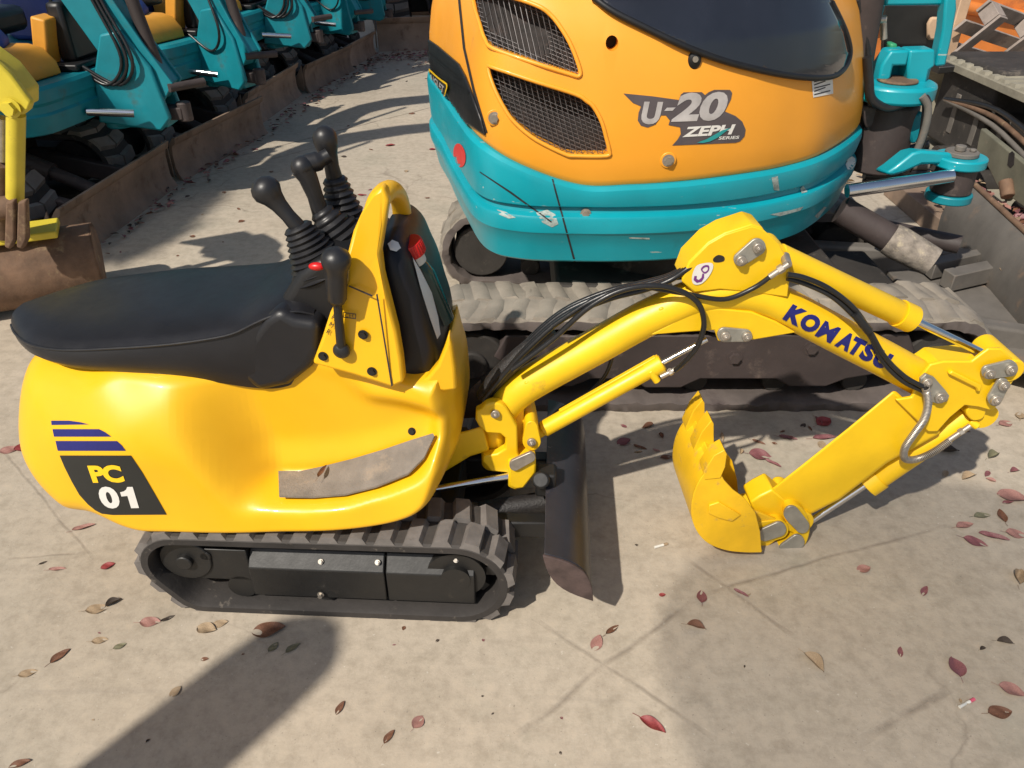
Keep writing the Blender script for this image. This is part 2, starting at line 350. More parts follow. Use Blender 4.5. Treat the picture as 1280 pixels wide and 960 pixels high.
# ---------------------------------------------------------------- ground
def ground_mat():
    m = bpy.data.materials.new('worn_concrete'); m.use_nodes = True; nt = m.node_tree; N, L = nt.nodes, nt.links; b = N['Principled BSDF']
    tc = N.new('ShaderNodeTexCoord')
    def nz(s, d=8, r=.6, vec=None):
        n = N.new('ShaderNodeTexNoise'); n.inputs['Scale'].default_value = s; n.inputs['Detail'].default_value = d; n.inputs['Roughness'].default_value = r
        L.new(vec or tc.outputs['Object'], n.inputs['Vector']); return n.outputs[0]
    def ramp(src, els):
        r = N.new('ShaderNodeValToRGB'); cr = r.color_ramp
        while len(cr.elements) < len(els): cr.elements.new(.5)
        for e, (p, c) in zip(cr.elements, els): e.position = p; e.color = (*c, 1)
        L.new(src, r.inputs[0]); return r.outputs[0]
    def mix(f, a, c, mode='MIX'):
        x = N.new('ShaderNodeMix'); x.data_type = 'RGBA'; x.blend_type = mode
        (L.new(f, x.inputs[0]) if not isinstance(f, float) else setattr(x.inputs[0], 'default_value', f))
        for s, i in ((a, 6), (c, 7)):
            if isinstance(s, tuple): x.inputs[i].default_value = (*s, 1)
            else: L.new(s, x.inputs[i])
        return x.outputs[2]
    def math_(op, a, c=None):
        x = N.new('ShaderNodeMath'); x.operation = op
        for s, i in ((a, 0), (c, 1)):
            if s is None: continue
            if isinstance(s, (int, float)): x.inputs[i].default_value = s
            else: L.new(s, x.inputs[i])
        return x.outputs[0]
    base = ramp(nz(1.1, 9, .62), [(.28, (.345, .296, .232)), (.48, (.455, .388, .306)), (.66, (.525, .448, .352))])
    grey = ramp(nz(.55, 6, .6), [(.42, (0, 0, 0)), (.62, (1, 1, 1))])
    base = mix(math_('MULTIPLY', grey, .6), base, (.335, .305, .252))
    fine = ramp(nz(26, 9, .75), [(.3, (.80, .79, .78)), (.55, (1, 1, 1)), (.75, (1.10, 1.08, 1.05))])
    base = mix(1.0, base, fine, 'MULTIPLY')
    mid = ramp(nz(6.5, 8, .7), [(.33, (.90, .90, .89)), (.52, (1, 1, 1)), (.8, (1.04, 1.03, 1.02))])
    base = mix(1.0, base, mid, 'MULTIPLY')
    stain = ramp(nz(3.1, 10, .72), [(.60, (0, 0, 0)), (.72, (1, 1, 1))])
    base = mix(math_('MULTIPLY', stain, .38), base, (.17, .15, .125))
    pale = ramp(nz(4.3, 10, .75), [(.63, (0, 0, 0)), (.74, (1, 1, 1))])
    base = mix(math_('MULTIPLY', pale, .4), base, (.55, .50, .42))
    spk = ramp(nz(130, 3, .6), [(.66, (0, 0, 0)), (.72, (1, 1, 1))])
    base = mix(math_('MULTIPLY', spk, .6), base, (.16, .14, .12))
    spk2 = ramp(nz(75, 3, .6), [(.68, (0, 0, 0)), (.74, (1, 1, 1))])
    base = mix(math_('MULTIPLY', spk2, .55), base, (.62, .58, .50))
    grn = ramp(nz(1.7, 8, .7), [(.55, (0, 0, 0)), (.68, (1, 1, 1))])
    base = mix(math_('MULTIPLY', grn, .35), base, (.27, .27, .21))
    vo = N.new('ShaderNodeTexVoronoi'); vo.feature = 'DISTANCE_TO_EDGE'; vo.inputs['Scale'].default_value = .9
    vm = N.new('ShaderNodeVectorMath'); vm.operation = 'MULTIPLY_ADD'; vn = N.new('ShaderNodeTexNoise'); vn.inputs['Scale'].default_value = 2.5; vn.inputs['Detail'].default_value = 8; L.new(tc.outputs['Object'], vn.inputs['Vector']); L.new(vn.outputs['Color'], vm.inputs[0]); vm.inputs[1].default_value = (.5, .5, 0); L.new(tc.outputs['Object'], vm.inputs[2]); L.new(vm.outputs[0], vo.inputs['Vector'])
    crk = ramp(vo.outputs['Distance'], [(.0, (1, 1, 1)), (.006, (0, 0, 0))])
    crm = ramp(nz(.9, 4, .6), [(.50, (0, 0, 0)), (.60, (1, 1, 1))])
    base = mix(math_('MULTIPLY', math_('MULTIPLY', crk, crm), .6), base, (.16, .13, .10))
    # worn trowel and tyre marks, stretched
    mp = N.new('ShaderNodeMapping'); mp.inputs['Rotation'].default_value = (0, 0, R(28)); mp.inputs['Scale'].default_value = (1.2, 14, 1); L.new(tc.outputs['Object'], mp.inputs[0])
    st = ramp(nz(1.6, 6, .6, mp.outputs[0]), [(.60, (0, 0, 0)), (.75, (1, 1, 1))])
    base = mix(math_('MULTIPLY', st, .22), base, (.20, .175, .15))
    # saw-cut and trowelled joints
    sep = N.new('ShaderNodeSeparateXYZ'); wob = N.new('ShaderNodeVectorMath'); wob.operation = 'MULTIPLY_ADD'
    nw = N.new('ShaderNodeTexNoise'); nw.inputs['Scale'].default_value = 5; nw.inputs['Detail'].default_value = 4; L.new(tc.outputs['Object'], nw.inputs['Vector'])
    L.new(nw.outputs['Color'], wob.inputs[0]); wob.inputs[1].default_value = (.035, .035, 0); L.new(tc.outputs['Object'], wob.inputs[2]); L.new(wob.outputs[0], sep.inputs[0])
    acc = None
    segs = [((640, 925), (875, 742), .010, .5), ((875, 742), (1190, 655), .008, .5), ((665, 772), (900, 925), .008, .45), ((850, 690), (1000, 800), .009, .45), ((1075, 925), (1190, 860), .012, .7),
            ((0, 700), (110, 690), .006, .4), ((300, 195), (548, 132), .012, .9), ((200, 235), (430, 175), .007, .7), ((300, 60), (540, 40), .01, .6), ((0, 560), (120, 700), .006, .4), ((1130, 470), (1280, 480), .008, .5), ((1000, 300), (1280, 240), .01, .4)]
    for A, B, w, s in segs:
        a, c = onZ(*A), onZ(*B); d = (c - a); Ln = d.length; d.normalize()
        # along = (p-a).d ; across = (p-a) x d
        al = math_('ADD', math_('ADD', math_('MULTIPLY', sep.outputs[0], d.x), math_('MULTIPLY', sep.outputs[1], d.y)), -(a.x * d.x + a.y * d.y) - Ln / 2 - .017 * (d.x + d.y))
        ac = math_('ADD', math_('ADD', math_('MULTIPLY', sep.outputs[0], d.y), math_('MULTIPLY', sep.outputs[1], -d.x)), -(a.x * d.y - a.y * d.x) - .017 * (d.y - d.x))
        f1 = math_('MULTIPLY', math_('ABSOLUTE', ac), 1 / w); f1 = math_('SUBTRACT', 1.0, f1)
        f2 = math_('MULTIPLY', math_('SUBTRACT', Ln / 2, math_('ABSOLUTE', al)), 12)
        g = math_('MULTIPLY', math_('MINIMUM', math_('MAXIMUM', f1, 0), math_('MINIMUM', math_('MAXIMUM', f2, 0), 1)), s)
        acc = g if acc is None else math_('MAXIMUM', acc, g)
    brk = ramp(nz(9, 6, .7), [(.36, (0, 0, 0)), (.55, (1, 1, 1))])
    jm = math_('MULTIPLY', acc, math_('ADD', math_('MULTIPLY', brk, .75), .25))
    base = mix(jm, base, (.12, .095, .075))
    L.new(base, b.inputs['Base Color']); b.inputs['Roughness'].default_value = .8; b.inputs['Specular IOR Level'].default_value = .3
    bp = N.new('ShaderNodeBump'); bp.inputs['Strength'].default_value = .35; bp.inputs['Distance'].default_value = .006
    h = math_('SUBTRACT', math_('ADD', math_('MULTIPLY', nz(45, 8, .75), .5), math_('MULTIPLY', nz(7, 6, .6), 1.2)), math_('MULTIPLY', jm, 1.0))
    L.new(h, bp.inputs['Height']); L.new(bp.outputs[0], b.inputs['Normal']); return m
m = MB(); s_ = 300
V = [m.bm.verts.new((x, y, 0)) for x, y in ((-s_, -s_), (s_, -s_), (s_, s_), (-s_, s_))]; m._f(V)
tag(m.link('ground', ground_mat(), smooth=0), kind='structure')

# ================================================================ the small yellow excavator
F = Frame(-.45, 1.53, R(-3.0))
PC = empty('mini_excavator', F.o, F.yaw)
tag(PC, 'tiny bright yellow ride-on excavator with black saddle seat on black rubber tracks', 'excavator')
def P(u, v, yl=-.28): return F.y(u, v, yl)
def pol(pts, yl): return [P(u, v, yl) for u, v in pts]
# --- tracks
def xz(u, v, yl=-.287): p = P(u, v, yl); return p.x, p.z
lx, lz = xz(222, 722); rx, rz = xz(586, 722); bx, _ = xz(252, 760)
circ = [(lx + .016, .148, .094), (bx + .01, .08, .078), (rx - .034, .126, .122)]
def pc_track(yc):
    tr = empty('crawler_track', (0, 0, 0)); tr.parent = PC
    track_band(circ, .15, yc, .016, .021, .064, 'rubber_belt', [TRK, LUG, pm('track_tread', (.052, .046, .042), .8, var=.3, scale=20, bump=.3)], tr, chev=.1)
    s = -1 if yc < 0 else 1; f = yc + s * .062
    # wheels inside the belt
    m = MB(); m.cyl((circ[0][0], yc - .05, .150), (circ[0][0], yc + .05, .150), .062, 28); m.cyl((circ[0][0], f - s * .02, .150), (circ[0][0], f, .150), .02, 16)
    m.link('idler_wheel', STD, tr, bevel=.003)
    m = MB(); x = circ[2][0]; z = .128
    for k in range(9):
        a = k * 2 * math.pi / 9; m.box((x + .075 * math.cos(a), yc, z + .075 * math.sin(a)), (.03, .05, .026), Matrix.Rotation(-a, 3, 'Y'))
    m.cyl((x, yc - .045, z), (x, yc + .045, z), .07, 28); m.cyl((x, f - s * .02, z), (x, f - s * .005, z), .035, 20); m.link('drive_sprocket', STD, tr)
    for k in range(2):
        xx = bx + .1 + k * .2; m = MB(); m.cyl((xx, yc - .045, .062), (xx, yc + .045, .062), .035, 20); m.link('track_roller', STD, tr)
    # guard plates between the wheels
    yo = yc + s * .055; a = P(306, 700, -.27); c = P(478, 700, -.27); d = P(592, 700, -.27); zt = P(400, 693, -.25).z; zm = P(400, 715, -.27).z; zb = P(400, 748, -.27).z
    for (x0, x1) in ((a.x, c.x - .002), (c.x + .002, d.x)):
        m = MB(); ys = yo; prof = [(ys - s * .032, zt), (ys, zm), (ys, zb), (ys - s * .03, zb - .012), (ys - s * .06, zb - .012), (ys - s * .06, zt)]
        m.prism([(x0, y_, z_) for y_, z_ in prof], (x1 - x0, 0, 0)); m.link('guard_plate', STD, tr, bevel=.003)
    m = MB(); m.box((a.x - .07, yc + s * .02, .135), (.14, .05, .10)); m.box((a.x + .1, yc, .13), (.5, .045, .07)); m.cyl((circ[0][0] + .05, yc + s * .045, .165), (circ[0][0] + .05, yc + s * .05, .165), .014, 12); m.link('track_frame', STD, tr, bevel=.004)
    if s < 0:
        m = MB()
        for u, v in ((401, 702), (472, 703), (570, 700)): bolt(m, P(u, v, -.255) , (0, -.7, .6), .0042, .005)
        for u, v in ((401, 743),): bolt(m, P(u, v, -.274), (0, -1, 0), .0055, .007)
        m.link('bolt', PIN, tr)
    return tr
near = pc_track(-.212); far = pc_track(.212)
m = MB(); m.box((circ[0][0] + .38, 0, .17), (.5, .3, .12)); m.box((circ[0][0] + .45, 0, .13), (.16, .36, .06)); m.cyl((-.03, 0, .2), (-.03, 0, .32), .14, 28); m.link('undercarriage', STD, PC, bevel=.008)

# --- moulded body shell
sil = [(60, 452, -.13), (33, 455, -.12), (24, 468, -.115), (21, 500, -.12), (26, 540, -.13), (38, 575, -.155), (60, 612, -.19), (87, 641, -.222), (118, 658, -.26), (160, 668, -.27), (230, 672, -.28),
       (310, 673, -.285), (400, 669, -.285), (470, 664, -.285), (510, 654, -.28), (536, 638, -.27), (552, 614, -.24), (564, 588, -.20), (573, 560, -.16), (574, 525, -.14), (572, 495, -.13), (566, 476, -.13), (560, 466, -.15),
       (552, 464, -.19), (544, 470, -.19), (530, 476, -.19), (508, 476, -.19), (470, 462, -.19), (430, 452, -.19), (400, 450, -.19), (370, 458, -.19), (330, 474, -.19), (250, 470, -.19), (150, 458, -.18)]
S3 = spline([P(*q) for q in sil], 7, closed=True)
S2 = np.array([(p.x, p.z) for p in S3])
_c = np.r_[S2, S2[:1]]; _l = np.r_[0, np.cumsum(np.linalg.norm(np.diff(_c, axis=0), axis=1))]; _t = np.linspace(0, _l[-1], 401)[:-1]; S2 = np.c_[np.interp(_t, _l, _c[:, 0]), np.interp(_t, _l, _c[:, 1])]
ctl = [(45, 470, .15), (90, 470, .175), (150, 472, .19), (300, 480, .18), (400, 465, .165), (480, 478, .165), (545, 468, .19), (563, 430, .17), (566, 500, .20), (568, 550, .215),
       (130, 484, .205), (200, 502, .226), (250, 535, .245), (290, 575, .262), (330, 615, .275), (110, 580, .262), (60, 540, .225), (200, 600, .278), (150, 540, .262), (40, 520, .19), (35, 490, .165),
       (90, 620, .26), (200, 655, .282), (350, 655, .288), (480, 650, .288), (530, 620, .275), (550, 590, .25), (400, 640, .288), (460, 500, .185), (400, 500, .19), (300, 505, .205), (430, 560, .24), (350, 570, .25)]
CP_ = np.array([(xz(u, v, -w)) for u, v, w in ctl]); CW = np.array([w for _, _, w in ctl])
def tps_fit(X, y, lam=2e-4):
    d = np.linalg.norm(X[:, None] - X[None], axis=2); K = np.where(d > 0, d * d * np.log(d + 1e-12), 0) + lam * np.eye(len(X)); Pm = np.c_[np.ones(len(X)), X]
    A = np.block([[K, Pm], [Pm.T, np.zeros((3, 3))]]); return np.linalg.solve(A, np.r_[y, 0, 0, 0])
TW = tps_fit(CP_, CW)
def tps(X, c, w):
    d = np.linalg.norm(X[:, None] - c[None], axis=2); K = np.where(d > 0, d * d * np.log(d + 1e-12), 0); return K @ w[:len(c)] + w[len(c)] + X @ w[len(c) + 1:]
rec = np.array([xz(*q) for q in [(215, 455, -.19), (232, 494, -.22), (256, 525, -.24), (284, 565, -.26), (306, 606, -.275), (326, 627, -.275), (430, 625, -.275), (482, 612, -.27), (526, 594, -.26), (548, 566, -.24), (552, 536, -.23), (535, 516, -.2), (500, 508, -.2), (462, 500, -.19), (430, 470, -.18), (330, 455, -.19)]])
ledge = np.array([xz(*q) for q in [(300, 626, -.275), (430, 625, -.275), (482, 612, -.27), (526, 594, -.26), (548, 560, -.24)]])
_r = [xz(*q) for q in [(528, 596, -.26), (550, 566, -.24), (552, 536, -.23), (535, 516, -.2), (500, 508, -.2), (462, 500, -.19), (430, 470, -.18), (330, 440, -.19)]]
rec2 = np.array(_r + [(_r[-1][0], 1.2), (-2, 1.2), (-2, -1), (_r[0][0], -1)])
def segdist(X, Pg, closed=True):
    n = len(Pg); best = np.full(len(X), 9.)
    for i in range(n if closed else n - 1):
        a, b = Pg[i], Pg[(i + 1) % n]; ab = b - a; t = np.clip(((X - a) @ ab) / (ab @ ab), 0, 1); best = np.minimum(best, np.linalg.norm(X - a - t[:, None] * ab, axis=1))
    return best
def inside(X, Pg):
    c = np.zeros(len(X), bool); n = len(Pg)
    for i in range(n):
        a, b = Pg[i], Pg[(i + 1) % n]; k = ((a[1] > X[:, 1]) != (b[1] > X[:, 1])); xx = (b[0] - a[0]) * (X[:, 1] - a[1]) / (b[1] - a[1] + 1e-12) + a[0]; c ^= k & (X[:, 0] < xx)
    return c
def sstep(t): t = np.clip(t, 0, 1); return t * t * (3 - 2 * t)
def halfwidth0(X):
    w = tps(X, CP_, TW)
    o_ = np.argsort(ledge[:, 0]); zl = np.interp(X[:, 0], ledge[o_, 0], ledge[o_, 1]) - .007 - .009 * sstep((.12 - X[:, 0]) / .15); xA = xz(352, 620, -.25)[0]
    sb = .012 + .10 * sstep((xA - X[:, 0]) / .12); kB = sstep((X[:, 1] - zl) / sb + .3)
    tz = sstep((X[:, 1] - zl) / .22); xl = xz(268, 600, -.27)[0] + (xz(205, 490, -.22)[0] - xz(268, 600, -.27)[0]) * tz
    kL = sstep((X[:, 0] - xl) / (.115 + .05 * tz))
    kR = sstep(segdist(X, rec2) * np.where(inside(X, rec2), 1, -1) / .045 + .25)
    k = kB * kL * kR; dl = np.abs(X[:, 1] - zl)
    w = w * (1 - k) + (.172 - .02 * sstep((dl - .02) / .08)) * k
    return w
def make_field():
    st = .005; x0, z0 = S2.min(0) - .03; x1, z1 = S2.max(0) + .03; gx, gz = np.arange(x0, x1, st), np.arange(z0, z1, st); GX, GZ = np.meshgrid(gx, gz, indexing='ij'); X = np.c_[GX.ravel(), GZ.ravel()]
    W = halfwidth0(X).reshape(GX.shape); dl = segdist(X, ledge, False).reshape(GX.shape); k = sstep((dl - .02) / .03)
    for it in range(14):
        Q = np.pad(W, 1, mode='edge'); A = (Q[:-2, 1:-1] + Q[2:, 1:-1] + Q[1:-1, :-2] + Q[1:-1, 2:]) / 4; W = W + (A - W) * .9 * (k if it > 3 else 1)
    return gx, gz, W
FGX, FGZ, FW = make_field()
def halfwidth(X):
    i = np.clip((X[:, 0] - FGX[0]) / .005, 0, len(FGX) - 1.01); j = np.clip((X[:, 1] - FGZ[0]) / .005, 0, len(FGZ) - 1.01); a, b = i.astype(int), j.astype(int); f, g = i - a, j - b
    return FW[a, b] * (1 - f) * (1 - g) + FW[a + 1, b] * f * (1 - g) + FW[a, b + 1] * (1 - f) * g + FW[a + 1, b + 1] * f * g
SPX0, SPX1 = xz(110, 560)[0], xz(500, 560)[0]
def shell():
    n = len(S2); gx_ = np.round((np.clip(S2[:, 0], SPX0, SPX1) - SPX0) / (SPX1 - SPX0) * 48) / 48 * (SPX1 - SPX0) + SPX0; anc = np.c_[gx_, np.zeros(n)]
    zc = lambda x: np.interp(x, [SPX0, SPX1], [xz(110, 560)[1], xz(500, 565)[1]])
    anc[:, 1] = zc(anc[:, 0]); rs = np.r_[np.linspace(0, .8, 46), np.linspace(.815, .96, 10), [.972, .982, .990, .996, 1.0]]
    bm = bmesh.new(); rows = {-1: [], 1: []}
    for r in rs:
        X = anc + (S2 - anc) * r; w = halfwidth(X); d = np.minimum(segdist(X, S2), .2)
        # generous rounding at the tail, tight rounding elsewhere
        tail = sstep((SPX0 + .06 - X[:, 0]) / .16); fr = sstep((X[:, 0] - SPX1 - .01) / .09) * sstep((X[:, 1] - .36) / .1 + .4); Rr = .030 + .06 * tail + .05 * fr; e = (1 - np.clip(1 - d / Rr, 0, 1) ** 2.4) ** (1 / 2.4)
        fl = .55 - .12 * tail - .35 * fr; w = w * (fl + (1 - fl) * e) if r < 1 else w * fl
        for s in (-1, 1): rows[s].append([bm.verts.new((X[i, 0], s * w[i], X[i, 1])) for i in range(n)])
    for s in (-1, 1):
        Rw = rows[s]
        for a, b in zip(Rw, Rw[1:]):
            for i in range(n):
                j = (i + 1) % n
                try: bm.faces.new([a[i], a[j], b[j], b[i]])
                except ValueError: pass
    a, b = rows[-1][-1], rows[1][-1]
    for i in range(n): j = (i + 1) % n; bm.faces.new([a[i], a[j], b[j], b[i]])
    bmesh.ops.remove_doubles(bm, verts=bm.verts[:], dist=.0004)
    bmesh.ops.dissolve_degenerate(bm, edges=bm.edges[:], dist=.0001)
    return link_bm('body_shell', bm, YEL, PC, smooth=60)
BODY = shell(); BB = bvh_of(BODY)
z8 = lambda L: [Z(a, b, 4.267, 0, 480) for a, b in L]
pn = decal(F, BB, 'model_decal', DEC, BODY, polys=[z8([(320, 380), (700, 380), (760, 470), (830, 590), (890, 695), (600, 697), (545, 690), (510, 672), (470, 640), (425, 590), (385, 520), (345, 440)])], off=.0012, label='charcoal model panel on the tail')
for q in ([(275, 195), (370, 195), (430, 203), (477, 215), (277, 218)], [(282, 240), (530, 240), (560, 255), (595, 280), (290, 280)], [(298, 303), (625, 303), (650, 325), (672, 355), (310, 355)]):
    decal(F, BB, 'decal_stripe', DEB, BODY, polys=[z8(q)], off=.0012)
Zc = lambda a, b: Z(a, b, 4.267, 0, 480)
def child_to(o, p): o.parent = p
o = decal(F, BB, 'lettering', DEY, pn, text='PC', O=Zc(500, 525), X=Zc(672, 522), Y=Zc(468, 432), bold=.05, off=.0022, L=3, space=.95)
o = decal(F, BB, 'lettering', DEW, pn, text='0', O=Zc(553, 662), X=Zc(655, 660), Y=Zc(515, 545), bold=.05, off=.0022, L=3)
def unit(O, X, Y, pts): O, X, Y = Vector(O), Vector(X), Vector(Y); return [tuple(O + (X - O) * a + (Y - O) * b) for a, b in pts]
ONE = [(.45, 0), (1, 0), (1, 1), (.62, 1), (.5, .88), (.3, .8), (.02, .76), (.02, .56), (.45, .58)]
o = decal(F, BB, 'lettering', DEW, pn, polys=[unit(Zc(668, 660), Zc(744, 658), Zc(634, 547), ONE)], off=.0022, L=3)
# thin front lip of the body rising beside the tank
m = MB(); lip = [(516, 481), (534, 472), (547, 456), (555, 436), (561, 417), (565, 432), (569, 462), (571, 488), (556, 490), (534, 488)]
m.prism([P(u, v, -.168) for u, v in lip], (0, .03, 0)); m.link('front_lip', YEL, BODY, bevel=.009, seg=3)
m = MB(); lip = [(540, 500), (556, 470), (563, 440), (568, 462), (571, 500), (560, 520)]
m.prism([P(u, v, .14) for u, v in [(577, 492), (580, 470), (582, 458), (585, 470), (584, 500), (580, 520)]], (0, .02, 0)); m.link('front_lip', YEL, BODY, bevel=.006, seg=2)
# foot rest pad, laid on the ledge
nearE = [(349, 620, -.262), (390, 621, -.262), (430, 618, -.26), (470, 608, -.255), (510, 592, -.245), (530, 572, -.23), (543, 545, -.205)]
farE = [(348, 589, -.180), (375, 589, -.178), (400, 584, -.176), (440, 574, -.176), (480, 562, -.18), (515, 550, -.188), (541, 542, -.200)]
A = [P(*q) for q in nearE]; B = [P(*q) for q in farE]; m = MB()
for o_ in (0, .004):
    pass
lowA = [p + Vector((0, 0, -.004)) for p in A]; lowB = [p + Vector((0, 0, -.004)) for p in B]; upA = [p + Vector((0, 0, .001)) for p in A]; upB = [p + Vector((0, 0, .001)) for p in B]
va, vb, vc, vd = ([m.bm.verts.new(p) for p in q] for q in (upA, upB, lowB, lowA)); n = len(A)
for i in range(n - 1):
    for a, b in ((va, vb), (vb, vc), (vc, vd), (vd, va)): m._f([a[i], a[i + 1], b[i + 1], b[i]])
m._f([va[0], vb[0], vc[0], vd[0]]); m._f([va[-1], vd[-1], vc[-1], vb[-1]])
m.link('foot_pad', PADM, BODY, smooth=30)
m = MB(); h = F.hit(BB, 515, 539, 0); bolt(m, h, (0, -1, .3), .006, .004); m.link('bolt', STD, BODY)

# --- saddle seat: piped cushion over a skirt
def seat():
    ks = [  # u, v of near piping, half width, v of the skirt's lower edge
        (14, 405, .045, 412), (20, 417, .10, 430), (40, 430, .155, 449), (80, 436, .18, 462), (140, 434, .188, 468), (200, 430, .186, 474), (250, 424, .180, 480), (290, 416, .172, 486), (320, 402, .166, 488), (345, 392, .160, 483), (370, 388, .150, 468), (392, 392, .14, 450)]
    rs, rc = [], []; nP = 28
    C = [P(u, v, -w) for u, v, w, lo in ks]; LO = [P(u, lo, -w) for u, v, w, lo in ks]
    Cs = spline(C, 4); Ls = spline(LO, 4); m1, m2 = MB(), MB(); n = len(Cs)
    for i in range(n):
        c, l = Cs[i], Ls[i]; w = -c.y; t = i / (n - 1); x = c.x; zt = c.z; crown = .022 if t < .65 else .022 - .04 * (t - .65)
        ring = []
        for k in range(nP + 1):
            a = -1 + 2 * k / nP; ring.append((x, a * w, zt + crown * (1 - abs(a) ** 3.2) ** .75))
        ring += [(x, w * .97, zt - .008), (x, -w * .97, zt - .008)]
        rc.append(ring)
        zl = min(l.z, zt - .015); xo = x
        rs.append([(xo, s * w * f, zt + (zl - zt) * g) for s, f, g in ((-1, .6, 0), (-1, .985, 0), (-1, 1.03, .25), (-1, 1.02, .7), (-1, .95, 1.0), (1, .95, 1.0), (1, 1.02, .7), (1, 1.03, .25), (1, .985, 0), (1, .6, 0))])
    m1.loft(rc); o = m1.link('seat_cushion', SEA, None, smooth=50)
    m2.loft(rs); s = m2.link('seat_skirt', SEA, None, smooth=50)
    pip = MB(); pts = [(p.x, p.y * 1.005, p.z - .002) for p in Cs]; pip.tube(pts, .0035, 8); pip.tube([(x, -y, z) for x, y, z in pts], .0035, 8); pp = pip.link('piping', SEA, None)
    st = empty('seat', (0, 0, 0)); st.parent = PC
    for q in (o, s): q.parent = st
    pp.parent = o
    return st
SEAT = seat()
# raised collar of the seat moulding round the console
m = MB(); Pp = [P(*q) for q in [(325, 488, -.16), (300, 470, -.165), (305, 430, -.165), (330, 396, -.16), (352, 380, -.15), (372, 392, -.15), (404, 398, -.15), (405, 430, -.15), (390, 458, -.16), (362, 480, -.16)]]
m.prism([(p.x, -.172, p.z) for p in Pp], (0, .344, 0)); m.link('seat_collar', SEA, SEAT, bevel=.02, seg=4)

# --- control console with gaiters and levers
CON = empty('control_console', (0, 0, 0)); CON.parent = PC
m = MB(); Q = [(346, 398), (352, 372), (372, 340), (395, 322), (470, 326), (478, 400), (470, 460), (404, 460), (402, 412)]
m.prism([(P(u, v, -.12).x, -.125, P(u, v, -.12).z) for u, v in Q], (0, .25, 0)); m.link('console_cover', CNS, CON, bevel=.022, seg=4)
def lever(base, mid, tip, rb, rm, knob, yl, name='joystick'):
    lv = empty(name, (0, 0, 0)); lv.parent = CON
    b, t = P(*base, yl), P(*mid, yl + .004); m = MB()
    bellows(m, b, t, F.rad(*base, yl, rb), F.rad(*mid, yl, rm), 10, amp=.15); m.link('rubber_gaiter', KNB, lv, smooth=70)
    e = P(*tip, yl + .008); m = MB()
    px = F.rad(*tip, yl, 1); lathe(m, t, e, [(-.1, 9 * px), (0, 10.5 * px), (.25, 9.5 * px), (.5, 11 * px), (.66, 14 * px), (.8, knob * px), (.92, knob * px * .98), (1.02, knob * px * .8), (1.1, knob * px * .4), (1.12, .001)]); m.link('grip', KNB, lv, smooth=70)
    return lv
lever((404, 342), (371, 282), (326, 230), 44, 18, 19, -.065)
lever((438, 298), (418, 222), (404, 164), 36, 15, 15.5, .085)
mid = empty('pedal_lever', (0, 0, 0)); mid.parent = CON
m = MB(); bellows(m, P(432, 305, .02), P(400, 262, .02), F.rad(430, 300, .02, 44), F.rad(400, 262, .02, 14), 6, amp=.16); m.link('rubber_gaiter', KNB, mid, smooth=70)
m = MB(); px = F.rad(390, 230, .02, 1); m.tube([P(402, 270, .02), P(394, 245, .02), P(385, 222, .02), P(378, 211, .02)], [11 * px, 10 * px, 12 * px, 14 * px], 16)
m.tube(spline([P(374, 210, .02), P(384, 205, .03), P(398, 201, .04), P(411, 194, .05)], 4), [11 * px] * 4 + [12 * px] * 5 + [9 * px] * 4, 16); m.ball(P(378, 209, .02), 14 * px); m.link('grip', KNB, mid, smooth=70)
# short lever on the side plate
TL = empty('travel_lever', (0, 0, 0)); TL.parent = CON
m = MB(); b = P(427, 438, -.215); t = P(421, 372, -.225); px = F.rad(427, 438, -.2, 1)
m.tube([b, t], [6 * px, 5 * px], 14); m.link('lever_shaft', STD, TL)
m = MB(); m.ball(b, 11 * px, 1, .7, 1); m.link('lever_boot', KNB, TL, smooth=70)
m = MB(); e = P(420, 318, -.232); lathe(m, P(421, 378, -.225), e, [(0, 9 * px), (.1, 12 * px), (.55, 12.5 * px), (.68, 13 * px), (.80, 16.5 * px), (.92, 17.5 * px), (1.02, 15 * px), (1.1, 8 * px), (1.13, .001)]); m.link('grip', KNB, TL, smooth=70)
m = MB(); q = P(396, 333, -.19); m.ball(q, 9 * px, 1.1, .6, .55); m.link('button', REDP, TL, smooth=70)

# --- yellow hand guard: side plate running up into a hoop
GU = empty('hand_guard', (0, 0, 0)); GU.parent = PC
outl = [(390, 455), (402, 423), (412, 392), (424, 368), (434, 350), (434, 318), (441, 290), (450, 270), (464, 243), (478, 233), (486, 250), (481, 282), (475, 318), (478, 346), (487, 380), (496, 415), (502, 450), (505, 478), (490, 485), (440, 469)]
def yg(v): return -.205 + .085 * sstep(np.clip((360 - v) / 130, 0, 1))
def yg(v):
    t = min(1, max(0, (360 - v) / 130)); return -.205 + .085 * t * t * (3 - 2 * t)
m = MB(); a = [P(u, v, yg(v)) for u, v in outl]; m.loft([[p for p in a], [p + Vector((0, .035, 0)) for p in a]]); m.link('side_plate', YEL, GU, bevel=.007, seg=3)
hoop = spline([P(466, 275, -.125), P(474, 250, -.105), P(486, 238, -.06), P(496, 243, -.01), P(502, 262, .04), (P(502, 285, .07)), P(500, 320, .085), P(498, 360, .09)], 6)
m = MB(); m.tube(hoop, [.019 + .003 * abs(1 - i / 18) for i in range(len(hoop))], 16, flat=1.0); m.link('hoop', YEL, GU, smooth=60)
